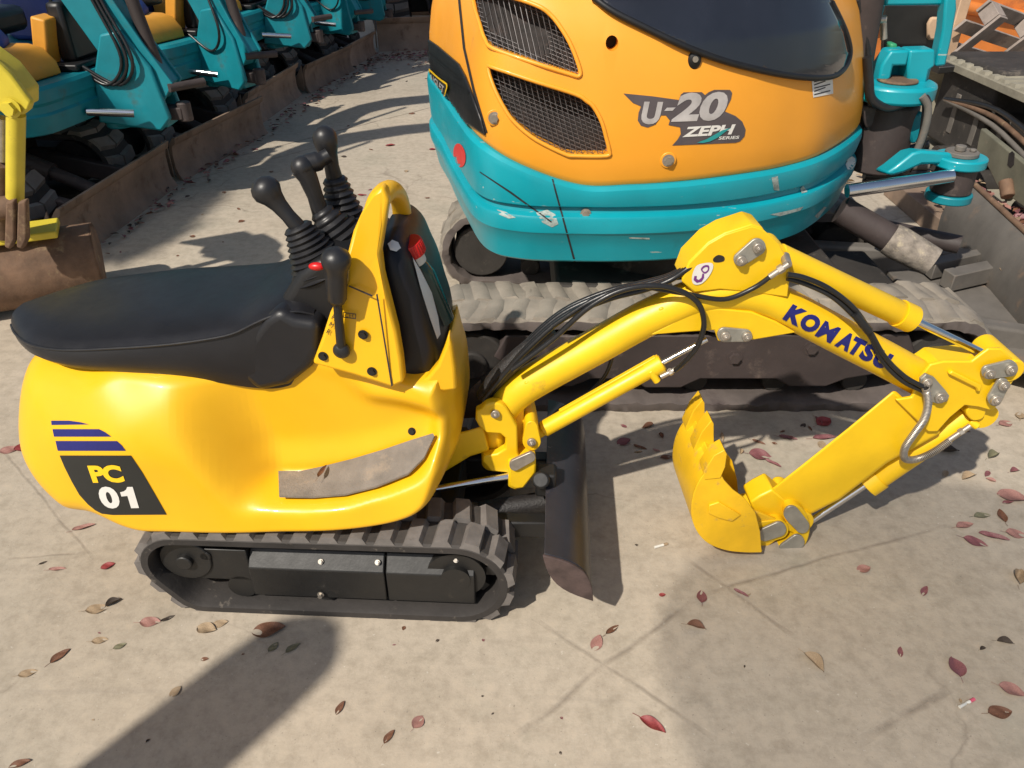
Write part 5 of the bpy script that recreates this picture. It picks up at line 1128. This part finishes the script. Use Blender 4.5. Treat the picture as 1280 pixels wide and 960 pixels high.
# --- pale yellow digger reaching in from the left, rusty bucket on the ground
YD = empty('yellow_excavator', (-2.1, 2.9, 0)); tag(YD, 'pale yellow digging arm ending in a rusty bucket beside the nearest brown blade', 'excavator')
YF = Frame(-2.1, 2.9, 0)
def yq(u, v, y): return YF.y(u, v, y - 2.9)
def ypl(name, pts, y0, th, mat, par=YD, bevel=.008): return MB().prism([yq(u, v, y0) for u, v in pts], (0, th, 0)).link(name, mat, par, bevel=bevel)
za = lambda L: [Z(a, b, 3.2, 0, 0) for a, b in L]
arm = empty('digging_arm'); arm.parent = YD
for yy in (2.62, 2.80): ypl('arm_cheek', za([(-400, 0), (-150, 150), (0, 262), (40, 300), (95, 375), (125, 410), (115, 440), (90, 460), (20, 462), (-40, 420), (-250, 330), (-500, 250)]), yy, .03, YELP, arm)
ypl('arm_box', za([(-400, 10), (-150, 165), (0, 275), (80, 375), (80, 440), (20, 450), (-40, 410), (-250, 320), (-500, 240)]), 2.66, .13, YELP, arm)
m = MB(); c = yq(*za([(42, 432)])[0], 2.61); bolt(m, c, (0, -1, 0), .022, .02); m.link('pivot_bolt', YELP, arm)
m = MB(); m.tube([yq(*za([(64, 455)])[0], 2.7), yq(*za([(60, 800)])[0], 2.72)], yq(*za([(64, 600)])[0], 2.7).x - yq(*za([(30, 600)])[0], 2.7).x, 24); m.link('bucket_cylinder', YELP, arm, smooth=50)
m = MB(); m.tube([yq(*za([(8, 470)])[0], 2.76), yq(*za([(8, 640)])[0], 2.76)], .022, 14); m.link('cylinder_rod', PIN, arm)
m = MB(); m.tube([yq(*za([(4, 650)])[0], 2.76), yq(*za([(8, 940)])[0], 2.78)], .04, 16); m.link('side_link', RST, arm)
m = MB(); c = yq(*za([(45, 840)])[0], 2.70); m.cyl(c + Vector((-.10, -.01, 0)), c + Vector((.03, .02, .01)), .042, 20); m.link('rusty_pin', RST, arm, bevel=.008)
for dx in (0, 48): ypl('link_ear', za([(20 + dx, 810), (55 + dx, 800), (60 + dx, 960), (40 + dx, 1000), (15 + dx, 990)]), 2.66, .03, RST, arm)
ypl('yellow_ear', za([(26, 880), (72, 880), (72, 965), (24, 970)]), 2.68, .06, YELP, arm)
bk = empty('bucket'); bk.parent = YD
b0 = yq(40, 360, 2.72); axb = Vector((.9, .35, 0)).normalized(); pr = []
for k in range(15):
    t = R(-60 + 17 * k); pr.append((math.cos(t) * .15, math.sin(t) * .15 + .16))
ctr = onZ(20, 345, .14) - YF.o; sidev = Vector((.92, .40, 0)).normalized(); fw = Vector((.40, -.92, 0))
m = MB(); ringo = [Vector((ctr.x, ctr.y, 0)) + fw * a - sidev * .30 + Vector((0, 0, z)) for a, z in pr]; ringi = [Vector((ctr.x, ctr.y, 0)) + fw * a * .9 - sidev * .30 + Vector((0, 0, .16 + (z - .16) * .9)) for a, z in pr]
m.prism(ringo + ringi[::-1], sidev * .62); m.link('bucket_shell', RST, bk, smooth=50)
for s in (-.30, .312): MB().prism([Vector((ctr.x, ctr.y, 0)) + fw * a + sidev * s + Vector((0, 0, z)) for a, z in pr], sidev * .008).link('side_plate', RST, bk, bevel=.002)
m = MB(); m.box((ctr.x + .02, ctr.y - .02, .325), (.40, .16, .03), Matrix.Rotation(.4, 3, 'Z')); m.link('hinge_plate', YELP, bk, bevel=.006)

# ================================================================ right-hand side: tracked carrier, pallet, orange body
RC_ = Frame(2.75, 3.7, 0); CR = empty('crawler_carrier', RC_.o); tag(CR, 'old tracked carrier with slotted grey side plate and dusty ribbed track', 'carrier')
tr = empty('crawler_track'); tr.parent = CR
o = track_band([(-1.0, .30, .27), (.9, .30, .27)], .5, 0, .035, .025, .10, 'rubber_belt', [pm('pale_dusty_rubber', (.24, .22, .17), .85, var=.3, scale=6, dirt=(.16, .15, .12), dirt_amt=.1, bump=.5, bscale=30)], tr, stagger=False, chev=0, smooth=40); o.rotation_euler.z = R(90); o.location = (.05, .25, .02)
m = MB(); m.box((.05, .2, .3), (.34, 1.7, .24)); m.link('track_frame', TRD, tr, bevel=.01)
for k in range(7): m = MB(); m.box((-.14, -.55 + k * .25, .33), (.03, .05, .22)); m.link('frame_rib', STG, tr, bevel=.004)
for k in range(3): m = MB(); m.tube(spline([(-.16, -.7 + k * .1, .45), (-.20, -.2, .40 - k * .05), (-.17, .5, .46 - k * .04), (-.2, 1.0, .4)], 6), .014, 8); m.link('hydraulic_pipe', (HOS, RST, STG)[k], tr, smooth=60)
for k in range(4): m = MB(); m.cyl((-.24, -.5 + k * .45, .1), (.25, -.5 + k * .45, .1), .07, 20); m.cyl((-.27, -.5 + k * .45, .1), (-.24, -.5 + k * .45, .1), .03, 12); m.link('track_roller', TRD, tr)
q = [(1226, 160), (1290, 212), (1292, 268), (1262, 246), (1256, 252), (1233, 206), (1219, 196), (1222, 178)]
x0 = RC_.x(1250, 200, -.42)
a = [RC_.x(u, v, -.42) for u, v in q]; m = MB(); m.prism(a, (.03, 0, 0)); SP = m.link('side_plate', pm('grey_green_plate', (.13, .125, .09), .7, var=.3, scale=5, dirt=(.2, .16, .12), dirt_amt=.1, bump=.2), CR, bevel=.006)
sx = [RC_.x(u, v, -.4225) for u, v in [(1261, 192), (1265, 189), (1268, 192), (1267, 206), (1263, 210), (1259, 206)]]; MB().prism(sx, (.002, 0, 0)).link('slot', DRK, SP)
m = MB(); m.tube([RC_.x(1257, 226, -.44), RC_.x(1260, 246, -.44)], .03, 14); m.link('roller_pin', RST, CR, bevel=.004)
m = MB(); p0, p1 = onY(1168, 86, 4.75) - RC_.o, onY(1300, 76, 4.75) - RC_.o; m.bar(p0, p1, .10, .04); m.link('cross_beam', STD, CR, bevel=.006)
m = MB(); m.box((.45, .9, .38), (1.2, .6, .5)); m.link('chassis', TRD, CR, bevel=.02)
# pallet leaning on the orange body
PL = empty('wooden_pallet', (3.15, 6.2, 0)); tag(PL, 'weathered grey wooden pallet leaning against the orange steel body', 'pallet'); PL.rotation_euler = (R(-52), R(14), R(28)); PL.location = (3.25, 5.75, .34)
for k in range(6): m = MB(); m.box((0, -.40 + k * .16, .07), (1.0, .09, .018)); m.link('deck_board', WOD, PL, bevel=.003)
for k in range(3):
    m = MB(); m.box((-.44 + k * .44, 0, -.055), (.09, .9, .018)); m.link('bottom_board', WOD, PL, bevel=.003)
    for j in range(3): m = MB(); m.box((-.44 + k * .44, -.40 + j * .40, .008), (.09, .10, .10)); m.link('block', WOD, PL, bevel=.004)
m = MB(); m.box((0, 0, 0), (.07, .12, 1.4)); o = m.link('timber_post', WOP, bevel=.006); o.location = onY(1193, 30, 5.6) - Vector((0, 0, .35)); tag(o, 'upright pale timber board beside the teal boom', 'timber')
# orange steel body
OB = empty('dump_body', (4.2, 7.3, 0)); tag(OB, 'large burnt orange steel dump body behind the leaning pallet', 'dump body')
m = MB(); pr = [(-1.5, .35), (-1.35, .22), (-1.0, .16), (1.5, .16), (1.6, .3), (1.6, 1.5), (-1.55, 1.5)]
m.prism([(x, -.4, z) for x, z in pr], (0, 1.6, 0)); m.link('body_shell', ORB, OB, bevel=.04, seg=4)
m = MB(); m.tube([(-1.5, -.42, .42), (-.6, -.42, .62), (.2, -.42, .5), (1.5, -.42, .62)], .05, 14); m.tube([(-.9, -.42, .45), (-.95, -.42, 1.4)], .05, 14); m.link('rib', ORB, OB, smooth=60)
for x in (-1.1, 1.1): m = MB(); m.box((x, 0, .08), (.3, .8, .16)); m.link('skid', WOD, OB, bevel=.01)

# ================================================================ fallen leaves and litter
LM = {'red': pm('leaf_red', (.24, .04, .04), .5, var=.35, scale=30, bump=.2, bscale=120), 'pink': pm('leaf_pink', (.30, .15, .125), .6, var=.3, scale=30, bump=.2, bscale=120),
      'brown': pm('leaf_brown', (.15, .065, .035), .6, var=.4, scale=30, bump=.3, bscale=120), 'tan': pm('leaf_tan', (.33, .24, .15), .7, var=.3, scale=30, bump=.3, bscale=120),
      'dark': pm('leaf_dark', (.05, .035, .025), .6, var=.4, scale=30, bump=.3, bscale=120), 'green': pm('leaf_grey_green', (.16, .15, .09), .6, var=.3, scale=30), 'rose': pm('leaf_rose', (.19, .07, .075), .55, var=.35, scale=30, bump=.2, bscale=120)}
def leaf_mesh(seed, w=.5, curl=.3, stem=True):
    q = random.Random(seed); bm = bmesh.new(); nL, nW = 12, 4; g = []; bend = q.uniform(-.3, .3); tw = q.uniform(-.5, .5)
    for i in range(nL + 1):
        t = i / nL; hw = w * .5 * (math.sin(math.pi * t ** .85) ** .8) * (1 - .12 * t); row = []
        for j in range(-nW, nW + 1):
            s = j / nW; x = t - .5; y = s * hw + bend * (t - .5) ** 2; z = abs(s) ** 1.6 * hw * curl * 1.6 + curl * .5 * (t - .5) ** 2 * (1 + tw * s) + .02 * math.sin(9 * t + 3 * s + seed) + .004
            row.append(bm.verts.new((x, y, z)))
        g.append(row)
    for a, b in zip(g, g[1:]):
        for j in range(2 * nW):
            try: bm.faces.new([a[j], a[j + 1], b[j + 1], b[j]])
            except ValueError: pass
    if stem:
        for (x0, x1) in ((-.5, -.78),):
            vs = [bm.verts.new((x0, -.010, .012)), bm.verts.new((x0, .010, .012)), bm.verts.new((x1, .010 + bend * .2, .03)), bm.verts.new((x1, -.010 + bend * .2, .03))]; bm.faces.new(vs)
    bmesh.ops.remove_doubles(bm, verts=bm.verts[:], dist=.0005)
    mn = min(v.co.z for v in bm.verts)
    for v in bm.verts: v.co.z -= mn - .002
    me = bpy.data.meshes.new('leaf'); bm.to_mesh(me); bm.free(); me.shade_smooth(); return me
LMS = {}
def leaf(u, v, px, kind, lab=None, ang=None, shape=0, group=None, z=0.0, seed=0, w=None, curl=None):
    p = onZ(u, v, z); dep = (p - CO).dot(Vector((0, math.cos(CP), -math.sin(CP)))); L_ = px * dep / CF
    key = (kind, shape)
    if key not in LMS:
        me = leaf_mesh(shape * 7 + 3, w or (.45, .62, .30, .75, .5)[shape % 5], curl if curl is not None else (.25, .12, .5, .2, .8)[shape % 5]); me.materials.append(LM[kind]); LMS[key] = me
    o = bpy.data.objects.new('fallen_leaf', LMS[key]); sc.collection.objects.link(o); o.location = p; o.scale = (L_, L_, L_)
    o.rotation_euler = (rnd.uniform(-.12, .12), rnd.uniform(-.12, .12), R(ang) if ang is not None else rnd.uniform(0, 6.28))
    tag(o, lab, 'leaf', group or 'fallen leaves on the concrete'); return o
big = [
 (816, 906, 36, 'red', 'bright red leaf lying alone on pale concrete below the blade', -35, 0),
 (1195, 834, 30, 'rose', 'round deep red leaf just above the crumpled cigarette butt', 85, 3),
 (1250, 891, 32, 'brown', 'brown rounded leaf right of the crumpled cigarette butt', 5, 1),
 (1265, 864, 30, 'pink', 'pale pink leaf just above the brown rounded leaf at the edge', -30, 3),
 (877, 746, 22, 'rose', 'small rounded rose leaf below the yellow bucket', 80, 1),
 (926, 742, 20, 'rose', 'small rose leaf with a pale tip below the yellow bucket', -40, 2),
 (870, 784, 24, 'brown', 'curled brown leaf with thin twig ends below the rounded rose leaf', -15, 4),
 (746, 804, 25, 'pink', 'pale pink leaf touching a curled brown leaf near the blade', 65, 1),
 (765, 788, 24, 'brown', 'curled brown leaf touching a pale pink leaf near the blade', 40, 2),
 (1018, 829, 32, 'tan', 'folded greyish tan leaf on the bare middle of the shaded concrete', -60, 4),
 (1080, 712, 19, 'pink', 'dull pink leaf lying by the concrete joint right of the bucket', 15, 3),
 (1155, 739, 19, 'rose', 'small oval rosy leaf on the shaded concrete', 50, 0),
 (1125, 815, 16, 'rose', 'tiny pink leaf left of the round deep red leaf', 70, 0),
 (1252, 645, 24, 'brown', 'upright rust brown leaf beside a grey green leaf', 80, 0),
 (1227, 645, 24, 'green', 'grey green oval leaf beside the rust brown leaf', 10, 0),
 (1205, 657, 26, 'pink', 'pale pink leaf at the left of the leaf cluster', 15, 0),
 (1219, 678, 28, 'rose', 'dark rose leaf at the bottom of the leaf cluster', -30, 1),
 (1242, 672, 34, 'rose', 'long dark rose leaf across the top of the leaf cluster', -25, 2),
 (1270, 668, 26, 'pink', 'pale rose leaf ending the leaf cluster on its right', -10, 1),
 (1272, 722, 30, 'tan', 'curled tan leaf standing at the right edge of the concrete', 60, 4),
 (1265, 622, 34, 'pink', 'large torn pinkish leaf above the rust brown leaf', -20, 3),
 (1210, 597, 22, 'tan', 'curled tan leaf above the grey green leaf', 20, 4),
 (1256, 803, 20, 'dark', 'shrivelled dark leaf at the right above the pink leaf', -15, 4),
 (1228, 811, 10, 'dark', 'tiny dark leaf above and right of the round deep red leaf', 20, 4),
 (950, 570, 28, 'rose', 'rose leaf on sunlit concrete left of the yellow stick', -10, 3),
 (966, 580, 22, 'rose', 'smaller rose leaf lying against the leaf left of the yellow stick', -45, 2),
 (1030, 548, 30, 'rose', 'brown rose leaf just left of the yellow stick under the big track', 5, 2),
 (985, 548, 22, 'rose', 'thin rose leaf under the big track between the teeth and the stick', -20, 2),
 (1185, 565, 26, 'dark', 'dark crumpled leaf in the shadow below the yellow joint', 5, 4),
 (1030, 528, 24, 'red', 'faded red leaf close to the big rubber track', 30, 3),
 (486, 921, 21, 'brown', 'small brown oval leaf at the bottom of the sunny concrete', 60, 0),
 (523, 903, 21, 'pink', 'rounded brownish pink leaf next to the small brown oval leaf', 60, 3),
 (425, 885, 20, 'brown', 'narrow brown leaf right of the long shadow', 70, 0),
 (220, 865, 17, 'tan', 'small tan brown leaf left of the long shadow', 60, 3),
 (256, 824, 10, 'brown', 'tiny brown leaf near the edge of the long shadow', 0, 1),
 (75, 820, 26, 'brown', 'reddish brown pointed leaf on the left concrete', 55, 0),
 (35, 842, 22, 'tan', 'small tan leaf left of the reddish brown pointed leaf', 20, 1),
 (125, 801, 20, 'tan', 'tan brown leaf right of the reddish brown pointed leaf', 10, 1),
 (150, 808, 16, 'green', 'small grey leaf right of the tan brown leaf', 30, 1),
 (135, 708, 17, 'red', 'little red leaf beside the rear of the black track', 30, 3),
 (72, 712, 20, 'pink', 'thin pink leaf left of the little red leaf', 10, 2),
 (122, 762, 28, 'tan', 'pale tan leaf lying flat beside a dark curled leaf', 15, 1),
 (142, 754, 20, 'dark', 'dark brown curled leaf beside a pale tan leaf', 40, 4),
 (188, 778, 26, 'pink', 'pinkish leaf touching the back end of the black track', 5, 1),
 (210, 774, 18, 'dark', 'dark thin leaf against the back end of the black track', 40, 2),
 (258, 787, 26, 'tan', 'ochre leaf lying under the lower edge of the black track', -10, 3),
 (275, 780, 20, 'tan', 'pale ochre leaf tucked against the lower edge of the black track', 20, 1),
 (336, 788, 42, 'brown', 'large dark brown leaf where the shadow crosses the black track', 10, 1),
 (342, 809, 17, 'green', 'small grey leaf in the long shadow below the track', 60, 1),
 (366, 810, 21, 'green', 'grey oval leaf beside the small grey leaf in the long shadow', 45, 0),
 (105, 660, 26, 'pink', 'pale pink leaf under the tail of the yellow body', 25, 2),
 (12, 563, 24, 'pink', 'pink leaf at the left edge behind the yellow tail', 15, 1),
 (30, 560, 22, 'red', 'red pink leaf close behind the yellow tail', 35, 3),
 (25, 955, 26, 'brown', 'reddish brown leaf at the bottom left corner of the concrete', 20, 0),
 (54, 704, 10, 'dark', 'tiny dark leaf on the left concrete above the thin pink leaf', 40, 2),
 (828, 744, 9, 'red', 'tiny red leaf between the blade and the bucket', 10, 3),
 (1257, 530, 22, 'pink', 'faded pink leaf right of the yellow joint', 20, 1), (1275, 520, 20, 'tan', 'small tan leaf at the right edge beside the yellow joint', 60, 1),
 (1240, 570, 22, 'green', 'shrivelled green leaf among dust right of the arm shadow', 30, 4),
 (780, 553, 20, 'rose', 'purplish leaf right of the black blade near the big track', 30, 3), (800, 560, 18, 'brown', 'brown leaf right of the black blade near the big track', -20, 2),
 (833, 572, 16, 'brown', 'small brown leaf left of the yellow bucket teeth', 10, 1), (843, 560, 14, 'dark', 'dark leaf left of the yellow bucket teeth', 70, 2),
 (330, 235, 10, 'red', 'small red leaf on the aisle near the joysticks', 10, 1), (453, 244, 12, 'red', 'tiny red leaf right of the far joystick', 0, 1),
 (488, 182, 12, 'red', 'small red leaf on the sunlit aisle by the big machine', 10, 3), (541, 187, 9, 'red', 'small red leaf beside the teal counterweight', 30, 3),
 (237, 228, 10, 'red', 'tiny red leaf in the aisle below the second brown blade', 0, 1), (318, 187, 10, 'rose', 'tiny red leaf in the aisle below the third brown blade', 0, 1)]
for i, (u, v, px, k, lb_, a, s) in enumerate(big): leaf(u, v, px, k, lb_, a, s)
# little curled scraps
CW = {'brown': 'brown', 'rose': 'dull red', 'dark': 'blackish', 'tan': 'tan', 'pink': 'pink'}
gs_ = 'small leaf scraps on the aisle'
for i in range(70):
    t = rnd.random(); u = rnd.uniform(215, 540); v = rnd.uniform(90, 330)
    if v < 330 - (u - 120) * .62 or (u > 300 and v > 215 and u < 520 and rnd.random() < .6): continue
    leaf(u, v, rnd.uniform(4, 9), (k_ := rnd.choice(['brown', 'rose', 'dark', 'tan', 'brown'])), f'small {CW[k_]} leaf scrap scattered on the aisle behind the seat', None, rnd.randrange(5), gs_)
gs2 = 'leaf scraps by the big track'
for i in range(32):
    u = rnd.uniform(760, 1270); v = rnd.uniform(522, 570) if u < 1180 else rnd.uniform(500, 640)
    leaf(u, v, rnd.uniform(7, 17), (k_ := rnd.choice(['rose', 'pink', 'brown', 'tan', 'brown', 'dark'])), f'small {CW[k_]} leaf scrap scattered beside the big rubber track', None, rnd.randrange(5), gs2)
gs3 = 'specks of leaf on the open concrete'
for i in range(20):
    u = rnd.uniform(0, 1280); v = rnd.uniform(640, 955)
    leaf(u, v, rnd.uniform(3, 7), (k_ := rnd.choice(['brown', 'dark', 'rose', 'tan'])), f'tiny {CW[k_]} speck of dry leaf on the open concrete', None, rnd.randrange(5), gs3)
# drifts of leaf litter nobody could count
def drift(name, lab, pts, n, sz, spread, kinds, zf=lambda: .004):
    bm = bmesh.new(); q = random.Random(hash(name) % 1000 + len(pts) + n)
    q = random.Random(n * 7 + 1)
    mats = [LM[k] for k in kinds]
    for i in range(n):
        k = q.random() * (len(pts) - 1); a = int(k); f = k - a; p = Vector(pts[a]).lerp(Vector(pts[a + 1]), f) + Vector((q.gauss(0, spread), q.gauss(0, spread), 0)); p.z = abs(q.gauss(zf(), .006)) + zf()
        s = sz * q.uniform(.5, 1.4); M = Matrix.Translation(p) @ Matrix.Rotation(q.uniform(0, 6.28), 4, 'Z') @ Matrix.Rotation(q.uniform(-.6, .6), 4, 'X')
        vs = [bm.verts.new(M @ Vector((x * s, y * s, z * s + s * .1))) for x, y, z in ((-.5, 0, 0), (-.15, .24, .12), (.25, .2, .1), (.5, 0, 0), (.25, -.2, .1), (-.15, -.24, .12))]
        for f_ in ((0, 1, 2, 3), (0, 3, 4, 5)): bm.faces.new([vs[j] for j in f_]).material_index = i % len(mats)
    o = link_bm(name, bm, mats, None, smooth=0); tag(o, lab, 'leaf litter', kind='stuff'); return o
bl = [(-1.93, 3.35, 0), (-1.90, 4.35, 0), (-1.70, 5.45, 0), (-1.56, 6.55, 0), (-1.40, 7.5, 0), (-1.25, 8.2, 0)]
drift('leaf_litter', 'thin drift of red brown leaf litter along the foot of the brown blades', bl, 300, .036, .05, ['brown', 'rose', 'dark', 'pink'])
drift('leaf_drift', 'pinkish leaf litter swept against the far end of the aisle', [(-1.2, 8.0, 0), (-.6, 8.3, 0), (.3, 8.7, 0)], 420, .045, .24, ['rose', 'pink', 'brown'])
drift('dry_leaf_carpet', 'carpet of dry leaves on the ground between the big machine and the orange body', [(1.6, 5.0, 0), (2.2, 6.0, 0), (2.6, 7.5, 0), (2.2, 9.0, 0)], 1800, .06, .5, ['tan', 'pink', 'brown', 'tan'])
drift('trapped_leaves', 'leaves trapped between the grey blade and the tracked carrier', [(2.12, 2.7, 0), (2.2, 3.3, 0), (2.25, 3.9, 0)], 420, .06, .07, ['pink', 'tan', 'brown', 'rose'], lambda: .10)
m = MB(); m.box((2.22, 3.3, .05), (.26, 1.8, .10)); tag(m.link('steel_ledge', STB, bevel=.004), 'low brown steel ledge covered in leaves behind the grey blade', 'steel plate')
# dust and grit
# cigarette ends
def butt(u, v, px, ang, lab, crushed=False):
    p = onZ(u, v); dep = (p - CO).dot(Vector((0, math.cos(CP), -math.sin(CP)))); L_ = px * dep / CF; r = empty('cigarette_butt', p, R(ang)); tag(r, lab, 'cigarette butt')
    m = MB(); rr = .0036; m.tube([(-L_ / 2, 0, rr), (-.1 * L_, 0, rr), (0, .0015, rr * .8), (.12 * L_, 0, rr), (L_ * .2, 0, rr)] if crushed else [(-L_ / 2, 0, rr), (L_ * .2, 0, rr)], rr if not crushed else [rr, rr * .8, rr * .6, rr, rr], 12); m.link('paper_tube', WHP, r)
    m = MB(); m.tube([(L_ * .2, 0, rr), (L_ / 2, 0, rr)], rr * 1.03, 12); m.link('filter_tip', LM['tan'] if not crushed else DEK, r)
butt(826, 683, 18, 20, 'thin white cigarette butt on sunlit concrete left of the bucket')
butt(1208, 880, 26, 25, 'crumpled pinkish cigarette butt below the round deep red leaf', True)

# ================================================================ outside the picture: what throws the shade
def tree(x, y, hgt, rad, n, seed, lab, trunk_r=.16, low=None, blobs=9):
    q = random.Random(seed); r = empty('shade_tree', (x, y, 0)); tag(r, lab, 'tree')
    m = MB(); m.tube(spline([(0, 0, 0), (.06, .03, hgt * .3), (-.05, .05, hgt * .6), (.03, 0, hgt)], 5), [trunk_r * (1 - .7 * i / 15) for i in range(16)], 12)
    cents = []
    for k in range(blobs):
        a = q.uniform(0, 6.28); d = rad * q.uniform(.25, .8); c = Vector((math.cos(a) * d, math.sin(a) * d, hgt + q.uniform(-.35, .5) * rad * .6)); cents.append((c, rad * q.uniform(.28, .5)))
        m.tube([(0, 0, hgt * .62), c * .5 + Vector((0, 0, hgt * .32)), c], [trunk_r * .4, trunk_r * .25, .02], 6)
    m.link('trunk', BRK, r, smooth=60)
    bm = bmesh.new()
    for i in range(n):
        c, rr = q.choice(cents); v = Vector((q.gauss(0, 1), q.gauss(0, 1), q.gauss(0, 1))).normalized() * rr * q.random() ** .4; p = c + v; s = q.uniform(.08, .14)
        M = Matrix.Translation(p) @ Matrix.Rotation(q.uniform(0, 6.28), 4, 'Z') @ Matrix.Rotation(q.uniform(-1, 1), 4, 'X')
        bm.faces.new([bm.verts.new(M @ Vector((a * s, b * s, 0))) for a, b in ((-1, 0), (0, .5), (1, 0), (0, -.5))])
    link_bm('crown', bm, FOL, r, smooth=0)
    return r
def caster(gx, gy, z): return gx + SUN.x * z / SUN.z, gy + SUN.y * z / SUN.z
for k, (gx, gy, h_, rad, n, lb_) in enumerate([(-3.3, 4.0, 4.6, 1.45, 16000, 'leafy tree nearest the yard gate, outside the picture'), (-3.0, 6.4, 5.0, 1.75, 22000, 'tall leafy tree shading the middle of the row'), (-1.7, 9.4, 5.2, 2.2, 24000, 'leafy tree shading the far end of the row'), (-4.8, 5.6, 5.2, 2.0, 18000, 'leafy tree behind the parked row')]):
    x, y = caster(gx, gy, h_)
    if k == 2: x -= 2.0
    t_ = tree(x, y, h_, rad, n, 20 + k, lb_)
    if k == 2:
        for c_ in t_.children:
            if c_.name.startswith('crown'): c_.location.x = 2.0
# added unseen blockers, a round-topped post and an umbrella, only for their shadows
x, y = caster(-.46, 1.20, 1.9)
PO = empty('added_shadow_post', (x, y, 0)); tag(PO, 'stout round-topped post, unseen, added to cast the long shadow', 'post')
m = MB(); m.tube([(0, 0, 0), (0, 0, 1.0), (0, 0, 1.7), (0, 0, 1.82), (0, 0, 1.88), (0, 0, 1.9)], [.13, .125, .12, .11, .07, .01], 20); m.link('post_shaft', WOD, PO, smooth=60)
m = MB(); m.tube([(0, 0, 1.2), (0, 0, 1.26)], .125, 20); m.link('iron_band', STD, PO)
x, y = caster(1.22, .98, 2.5)
PU = empty('added_shade_umbrella', (x, y, 0)); tag(PU, 'round see-through umbrella, unseen, added to cast a faint shadow', 'umbrella')  # added to dim the sun over the lower right ground
m = MB(); m.cyl((0, 0, 0), (0, 0, 2.6), .012, 16); m.link('pole', PIN, PU)
m = MB(); m.cyl((0, 0, 0), (0, 0, .08), .22, 24); m.link('base', PIP, PU, bevel=.01)
net = pm('half_clear_shade_sheet', (.30, .31, .30), .9); nt = net.node_tree; b_ = nt.nodes['Principled BSDF']; b_.inputs['Alpha'].default_value = .42  # see-through sheet, alpha tuned for a pale shadow
m = MB(); rr = [[(r_ * math.cos(a) * (1 + .10 * math.sin(3 * a + 1)), r_ * math.sin(a) * (1 + .08 * math.sin(2 * a)), z) for a in [2 * math.pi * k / 48 for k in range(48)]] for r_, z in ((.01, 2.62), (.3, 2.58), (.6, 2.48), (.85, 2.36))]
m.loft(rr, caps=False); m.link('canopy', net, PU, smooth=60)
# brown leaf on the foot rest
p = F.m @ P(403, 590, -.20); leaf(403, 590, 24, 'brown', 'dry brown leaf lying on the grey foot pad of the small excavator', 75, 2, z=p.z + .004)
